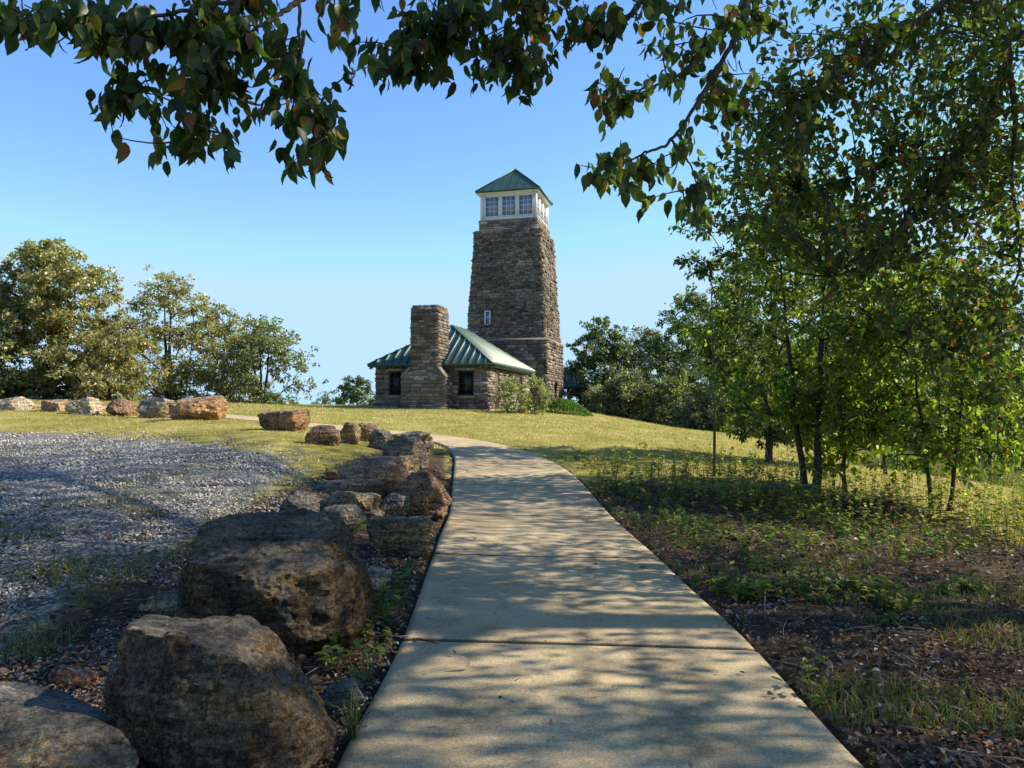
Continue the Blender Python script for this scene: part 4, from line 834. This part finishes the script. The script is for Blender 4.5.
shade_tree('shade_tree', 'spreading shade tree whose leafy limbs fill the upper right', ([V3(9, 6, -.6), V3(8.9, 6.1, 1), V3(8.5, 6.3, 3.2), V3(8.2, 6.5, 6), V3(8.3, 7, 9)], .3), limbs, blobs, can, 61, NEARG, .07)
# second: trunk behind the camera, branch ends hang into the top left and middle
limbs = [
 ([V3(2.6, -1.6, 3.2), V3(1, 1.2, 4.6), at(420, -140, 4.), at(330, -30, 3.7), at(299, 0, 3.6), at(281, 14, 3.55), at(260, 26, 3.5), at(243, 39, 3.5)], .03, .004),
 ([V3(1, 1.2, 4.6), at(300, -150, 3.8), at(239, 0, 3.6), at(228, 28, 3.55), at(211, 63, 3.5), at(200, 88, 3.5), at(195, 116, 3.5), at(192, 134, 3.5)], .02, .003),
 ([at(299, 0, 3.6), at(299, 42, 3.6), at(302, 77, 3.6), at(320, 98, 3.6), at(330, 125, 3.6)], .009, .003),
 ([at(239, 0, 3.6), at(190, 10, 3.5), at(120, 20, 3.4), at(60, 15, 3.35), at(10, 20, 3.3)], .012, .003),
 ([at(211, 63, 3.5), at(160, 75, 3.5), at(120, 92, 3.5)], .006, .003),
 ([V3(1.6, .5, 4.2), V3(.6, 2.6, 4.8), at(480, -120, 4.2), at(470, -20, 4.), at(440, 30, 4.), at(410, 60, 4)], .035, .004),
 ([V3(.6, 2.6, 4.8), at(560, -90, 4.4), at(530, -10, 4.2), at(520, 40, 4.2), at(525, 80, 4.2)], .02, .004),
 ([V3(2.4, 1.5, 4.8), at(720, -110, 4.6), at(641, 0, 4.4), at(626, 18, 4.4), at(583, 36, 4.3), at(560, 41, 4.3)], .03, .004),
 ([V3(2.6, -1.6, 5), V3(0, 1, 7), V3(-2, 4, 8)], .08, .02), ([V3(2.6, -1.6, 5), V3(3, 3, 7.5), V3(2.6, 7, 9), V3(1, 11, 10)], .08, .02), ([V3(2.6, -1.6, 5), V3(5.5, 0, 7.5)], .07, .02)]
blobs = [(15, 20, 26, 26, 3.3, 70), (60, 15, 35, 22, 3.4, 100), (105, 25, 35, 26, 3.4, 110), (150, 15, 40, 28, 3.5, 140), (200, 25, 42, 35, 3.5, 170), (245, 20, 35, 30, 3.55, 130), (165, 65, 42, 28, 3.5, 130), (125, 92, 28, 20, 3.5, 60), (115, 135, 16, 12, 3.5, 26), (215, 75, 38, 28, 3.5, 120), (185, 120, 26, 25, 3.5, 60), (215, 145, 26, 24, 3.5, 70), (165, 160, 10, 12, 3.5, 14), (255, 60, 22, 25, 3.5, 60), (285, 55, 18, 28, 3.55, 60), (265, 110, 22, 24, 3.6, 50), (295, 110, 26, 24, 3.6, 60), (300, 150, 28, 26, 3.6, 90), (330, 130, 18, 28, 3.6, 50),
 (355, 20, 26, 28, 4, 70), (395, 25, 36, 32, 4, 180), (395, 65, 28, 22, 4, 80), (440, 20, 40, 32, 4.1, 220), (470, 55, 32, 30, 4.1, 140), (445, 75, 18, 18, 4.1, 40), (500, 20, 38, 32, 4.2, 210), (520, 60, 26, 32, 4.2, 120), (515, 88, 14, 12, 4.2, 22), (555, 15, 36, 28, 4.3, 140), (590, 22, 34, 20, 4.3, 90), (640, 10, 40, 14, 4.4, 60), (690, 6, 30, 10, 4.6, 34)]
can = []; rg = np.random.default_rng(78)
while len(can) < 150:
    p = Vector((rg.uniform(-4, 8), rg.uniform(-4, 14), rg.uniform(4.5, 11))); x, y = px_of(p)
    if y < -70 and rg.random() < .9: can.append(tuple(p))
shade_tree('shade_tree', 'nearer shade tree whose branch ends hang into the top left and middle', ([V3(3.6, -2.6, -.5), V3(3.4, -2.4, 1), V3(2.8, -1.8, 3), V3(2.6, -1.6, 5), V3(2.4, -1, 7.5)], .22), limbs, blobs, can, 62, ((.028, .052, .012), (.04, .068, .014), (.05, .07, .016)), .06)
# ------------------------------------------------------------------ ground cover
rg = np.random.default_rng(21)
def blades(acc, P, h, w_, cols, lean=.35):
    n = len(P); a = rg.uniform(0, 2 * math.pi, n); s = np.stack([np.cos(a), np.sin(a), 0 * a], 1) * w_[:, None] / 2; l = rg.normal(0, lean, (n, 2)) * h[:, None]
    m = P + np.stack([l[:, 0] * .35, l[:, 1] * .35, h * .6], 1); t = P + np.stack([l[:, 0], l[:, 1], h], 1)
    V = np.stack([P - s, P + s, m + s * .7, m - s * .7, t], 1); b = (np.arange(n) * 5)[:, None]
    acc.add(V.reshape(-1, 3), [(b + np.array([[0, 1, 2, 3]])), (b + np.array([[3, 2, 4]]))], np.repeat(cols, 5, 0))
def on_ground(X, Y): return np.stack([X, Y, HN(X, Y)], 1)
def view_sample(n, y0, y1, x0=-.75, x1=.75, power=1.):
    Y = y0 * (y1 / y0) ** (rg.random(n) ** power); X = rg.uniform(x0, x1, n) * Y; return X, Y
# lawn grass
X, Y = view_sample(230000, 8, 46); g, l = masks(X, Y); sp = sdist(PP2, X, Y); keep = (g < .35) & (l < .5) & (sp < -.04) ; X, Y = X[keep], Y[keep]
# not under the buildings
def outside_buildings(X, Y):
    ok = np.ones(len(X), bool)
    for o, (x0, x1, y0, y1) in ((cot, (-W_ - .1, .1, -.1, L_ + .1)), (tower, (-wb - .2, wb + .2, -wb - .2, wb + .2))):
        dx, dy = X - o.location.x, Y - o.location.y; lx = dx * math.cos(BA) + dy * math.sin(BA); ly = -dx * math.sin(BA) + dy * math.cos(BA); ok &= ~((lx > x0) & (lx < x1) & (ly > y0) & (ly < y1))
    return ok
k = outside_buildings(X, Y); X, Y = X[k], Y[k]; n = len(X)
acc = Acc(); sc = np.clip(Y / 20, .6, 1.6); patch = np.array([noise.noise(Vector((x * .5, y * .5, 3))) for x, y in zip(X, Y)])
dry = np.array([.42, .35, .15]); grn = np.array([.26, .27, .085]); tt = np.clip(.5 + patch * .9 + rg.normal(0, .25, n), 0, 1)[:, None]
blades(acc, on_ground(X, Y), rg.uniform(.02, .055, n) * sc, rg.uniform(.006, .012, n) * sc * 1.3, (dry * tt + grn * (1 - tt)) * rg.uniform(.7, 1.25, (n, 1)), .6)
# sparse tufts in gravel and litter, longer by the path edge
X, Y = view_sample(80000, 2.6, 18); g, l = masks(X, Y); sp = sdist(PP2, X, Y); tn = np.array([noise.noise(Vector((x * .8, y * 1.2, 9))) for x, y in zip(X, Y)])
left = X < 0; keep = (sp < -.05) & ((((g > .2) & (l < .7)) & (tn > (.1 + .03 * np.clip(Y - 8, 0, 9)) - .25 * (g < .6) + .12 * (Y < 7))) | ((l > .5) & ~left & (tn > np.where(Y < 5.2, .26, .08))) | ((l > .5) & left & (tn > .3)))
X, Y, tn = X[keep], Y[keep], tn[keep]; n = len(X)
blades(acc, on_ground(X, Y), rg.uniform(.03, .11, n), rg.uniform(.004, .009, n), leaf_cols(rg, n, ((.08, .12, .025), (.13, .15, .04), (.18, .16, .06)), .2), .5)
tag(acc.build('grass', M['grass']), 'short dry green grass of the mown lawn with stray tufts', 'grass', kind='stuff')
# gravel stones
X, Y = view_sample(75000, 3.4, 17, -.9, -.12); g, l = masks(X, Y); tn = np.array([noise.fractal(Vector((x * .7, y * 1., 5)), 1, 2, 3) for x, y in zip(X, Y)])
keep = ((g > .5) & (tn < .25)) | ((g > .1) & (rg.random(len(X)) < .4)) | ((l > .5) & (rg.random(len(X)) < .1)); X, Y = X[keep], Y[keep]; n = len(X); P = on_ground(X, Y)
T = np.array([[1, 0, 0], [-1, 0, 0], [0, 1, 0], [0, -1, 0], [0, 0, 1.], [0, 0, -1.]]); FT = np.array([[0, 2, 4], [2, 1, 4], [1, 3, 4], [3, 0, 4], [2, 0, 5], [1, 2, 5], [3, 1, 5], [0, 3, 5]])
s = rg.uniform(.007, .02, (n, 1, 1)) * np.clip(Y / 7, .8, 1.5)[:, None, None]; a = rg.uniform(0, 6.28, n); Rm = np.zeros((n, 3, 3)); Rm[:, 0, 0] = np.cos(a); Rm[:, 0, 1] = -np.sin(a); Rm[:, 1, 0] = np.sin(a); Rm[:, 1, 1] = np.cos(a); Rm[:, 2, 2] = 1
V = (T[None] + rg.normal(0, .28, (n, 6, 3))) * s * np.array([1.2, .9, .7]); V = np.einsum('nij,nkj->nki', Rm, V) + P[:, None]
gc = rg.choice([.14, .2, .27, .35, .46], n, p=[.15, .25, .3, .2, .1])[:, None] * np.array([1.06, 1.01, .94]) * rg.uniform(.85, 1.15, (n, 1))
acc = Acc(); acc.add(V.reshape(-1, 3), ((np.arange(n) * 6)[:, None, None] + FT[None]).reshape(-1, 3), np.repeat(gc, 6, 0)); tag(acc.build('gravel', M['pebble']), 'grey crushed gravel of the parking area on the left', 'gravel', kind='stuff')
# fallen leaves
X, Y = view_sample(95000, 2.3, 14, -.8, .95); g, l = masks(X, Y); sp = sdist(PP2, X, Y); tn = np.array([noise.noise(Vector((x * .9, y * .9, 19))) for x, y in zip(X, Y)])
keep = (sp < -.03) & (((l > .45) & (tn > -.35 - .4 * rg.random(len(X)))) | (rg.random(len(X)) < .04) | ((X < -.9) & (Y < 8.5) & (rg.random(len(X)) < .45))) | ((sp > 0) & (rg.random(len(X)) < .0012)); X, Y = X[keep], Y[keep]; n = len(X)
P = on_ground(X, Y); P[:, 2] += rg.uniform(.004, .03, n) + np.where(sdist(PP2, X, Y) > 0, .03, 0)
ax = rg.normal(0, 1, (n, 3)) * np.array([1, 1, .4]); nm = rg.normal(0, .6, (n, 3)) + np.array([0, 0, 1]); acc = Acc()
LC = ((.14, .1, .065), (.08, .06, .042), (.2, .155, .11), (.05, .038, .03), (.3, .25, .2), (.11, .08, .055), (.06, .045, .032), (.22, .1, .045)); add_leaves(acc, P, rg.uniform(.012, .045, n) * np.where(rg.random(n) < .1, 1.8, 1), ax, nm, leaf_cols(rg, n, LC, .35), False, 1.)
tag(acc.build('leaf_litter', M['litter']), 'brown fallen leaves scattered over the shaded ground beside the path', 'leaf litter', kind='stuff')
# twigs on the ground
acc = Acc()
for _ in range(1100):
    X, Y = view_sample(1, 2.6, 12, .1, .95) if rg.random() < .75 else view_sample(1, 2.6, 9, -.5, -.12); x, y = float(X[0]), float(Y[0])
    if sdist(PP2, np.array([x]), np.array([y]))[0] > -.1: continue
    L = .05 + .4 * rg.random() ** 2.5; a = rg.uniform(0, 3.14); b = rg.normal(0, .04)
    pts = [Vector((x + math.cos(a) * L * t, y + math.sin(a) * L * t, H(x, y) + .025 + b * math.sin(3 * t))) + Vector(rg.normal(0, .01, 3)) for t in (-.5, -.2, .15, .5)]
    acc.tube(pts, list(np.array([.0055, .005, .0045, .002]) * (.35 + L * 1.6)), 5, tuple(np.array([.17, .13, .1]) * rg.uniform(.5, 1.6)))
tag(acc.build('fallen_twigs', M['bark']), 'thin fallen twigs lying in the leaf litter', 'twigs', kind='stuff')
# low broad-leaved seedlings and weeds on the forest floor
def herb(acc, x, y, h, nl, ls, cols, stem=(.06, .08, .03)):
    if sdist(PP2, np.array([x]), np.array([y]))[0] > -.05: return
    z = H(x, y); tip = Vector((x + rg.normal(0, .12) * h, y + rg.normal(0, .12) * h, z + h)); b = Vector((x, y, z - .01)); md = (b + tip) / 2 + Vector(rg.normal(0, .05 * h, 3))
    if h > .12: SA.tube([b, md, tip], [.0035, .0028, .0015], 4, stem)
    t = rg.uniform(.25, 1, nl); P = np.array([list(b + (tip - b) * float(q)) for q in t]); a = rg.uniform(0, 6.28, nl); ax = np.stack([np.cos(a), np.sin(a), rg.normal(.15, .3, nl)], 1)
    add_leaves(acc, P, ls * rg.uniform(.6, 1.3, nl), ax, rg.normal(0, .3, (nl, 3)) + np.array([0, 0, 1]), leaf_cols(rg, nl, cols, .2), False, 1.1)
HG = ((.09, .14, .035), (.12, .16, .045), (.065, .105, .03), (.14, .14, .055)); acc = Acc(); SA = acc
X, Y = view_sample(14000, 3.2, 15, -.35, 1.); g, l = masks(X, Y); sp = sdist(PP2, X, Y); c = 0
for x, y, ll, s_ in zip(X, Y, l, sp):
    if s_ > -.06: continue
    v = noise.noise(Vector((x * .55, y * .55, 31))) + noise.noise(Vector((x * 2, y * 2, 7))) * .5
    lim = (.44 - .05 * max(0, y - 4)) if x > 0 else .38
    if ll > .4 and v > lim and c < 4200:
        c += 1; herb(acc, x, y, rg.uniform(.03, .14), int(rg.integers(5, 10)), rg.uniform(.04, .075), HG)
for px, py, n_ in ((375, 620, 26), (350, 640, 26), (395, 600, 14), (420, 590, 5), (240, 765, 6), (380, 650, 12), (700, 540, 40), (860, 535, 60), (820, 520, 50), (760, 505, 50), (770, 520, 40), (660, 510, 40), (720, 600, 14), (800, 690, 5), (860, 590, 4), (960, 545, 30)):
    b = G(px, py)
    for _ in range(n_): herb(acc, b.x + rg.normal(0, .03 * b.y), b.y + rg.normal(0, .06 * b.y), rg.uniform(.05, .2), 8, .065, HG)
tag(acc.build('seedlings', M['leaf']), 'low green broad leaved ground plants in the shade of the trees', 'ground plants', kind='stuff')
# taller weeds between path and meadow
acc = Acc(); SA = acc; WG = ((.14, .2, .04), (.2, .22, .06), (.1, .15, .035), (.26, .22, .09))
for _ in range(750):
    px = rg.uniform(560, 1060); lo = 452 + (px - 560) * .09; py = rg.uniform(lo, lo + 42 + (px - 560) * .03); b = G(px, py, 5, 24)
    if b.y > 23.5 or sdist(PP2, np.array([b.x]), np.array([b.y]))[0] > -.25: continue
    f_ = min(1, (px - 540) / 120); herb(acc, b.x, b.y, rg.uniform(.18, .65) * f_, int(rg.integers(9, 20)), rg.uniform(.04, .08), WG, (.14, .12, .06))
tag(acc.build('tall_weeds', M['leaf']), 'knee high weeds with thin stems along the edge of the meadow', 'weeds', kind='stuff')
# tall pale grass on the slope at the right
acc = Acc(); n = 26000; u = rg.random(n); X = at(900, 400, 1).x * 0 + rg.uniform(10, 26, n); Y = rg.uniform(24, 36, n); k = (X / Y > .44); X, Y = X[k], Y[k]; n = len(X)
hh = np.array([max(.1, .45 + .6 * noise.noise(Vector((x * .35, y * .35, 2)))) for x, y in zip(X, Y)])
blades(acc, on_ground(X, Y), hh * rg.uniform(.6, 1.1, n), rg.uniform(.02, .035, n), leaf_cols(rg, n, ((.14, .17, .06), (.19, .2, .08)), .15), .3)
tag(acc.build('tall_grass', M['grass']), 'tall pale green grass on the far slope at the right', 'tall grass', kind='stuff')
# grass tuft with arching blades against the near boulder, twig on the path joint, fallen brush heap
b = G(352, 742); acc = Acc(); n = 26
for i in range(n):
    a = rg.uniform(0, 6.28); L = rg.uniform(.1, .26); d = Vector((math.cos(a), math.sin(a), 0)) * L * .55
    if i == 0: d = Vector((.22, -.12, 0)); L = .2
    p0 = b + Vector((rg.normal(0, .015), rg.normal(0, .015), 0)); pts = [p0, p0 + d * .4 + Vector((0, 0, L * .75)), p0 + d + Vector((0, 0, L * .62 if i == 0 else L * .9))]
    acc.tube(catmull(pts, 4), np.linspace(.003, .0008, 9), 4, (.12, .16, .05))
tag(acc.build('grass_tuft', M['grass']), 'single tuft of long arching grass blades beside the near boulder and path', 'grass tuft')
b = G(420, 648); acc = Acc(); z = H(b.x, b.y) + .036
acc.tube([V3(b.x - .05, b.y + .05, z), V3(b.x, b.y + .01, z + .012), V3(b.x + .05, b.y - .01, z + .004), V3(b.x + .12, b.y - .035, z)], [.003, .006, .005, .002], 6, (.09, .06, .04)); acc.tube([V3(b.x, b.y + .01, z + .01), V3(b.x - .04, b.y - .02, z + .004)], [.004, .002], 5, (.09, .06, .04))
tag(acc.build('twig', M['bark']), 'short curled dark twig lying on the path at a joint', 'twig')
b = G(862, 512); acc = Acc()
for i in range(130):
    p = b + Vector((rg.normal(0, .26), rg.normal(0, .15), 0)); p.z = H(p.x, p.y) + abs(rg.normal(0, .07)) + .02; a = rg.normal(0, .5); L = rg.uniform(.2, .7)
    q = p + Vector((math.cos(a) * L, math.sin(a) * L, rg.normal(0, .06))); acc.tube([p, (p + q) / 2 + Vector((0, 0, .03)), q], [.008, .007, .003], 5, tuple(np.array([.13, .075, .05]) * rg.uniform(.6, 1.5)))
tag(acc.build('brush_heap', M['bark']), 'low heap of reddish brown dead brush right of the slender trunks', 'brush heap')
print('polys', sum(len(o.data.polygons) for o in SC.objects if o.type == 'MESH'))
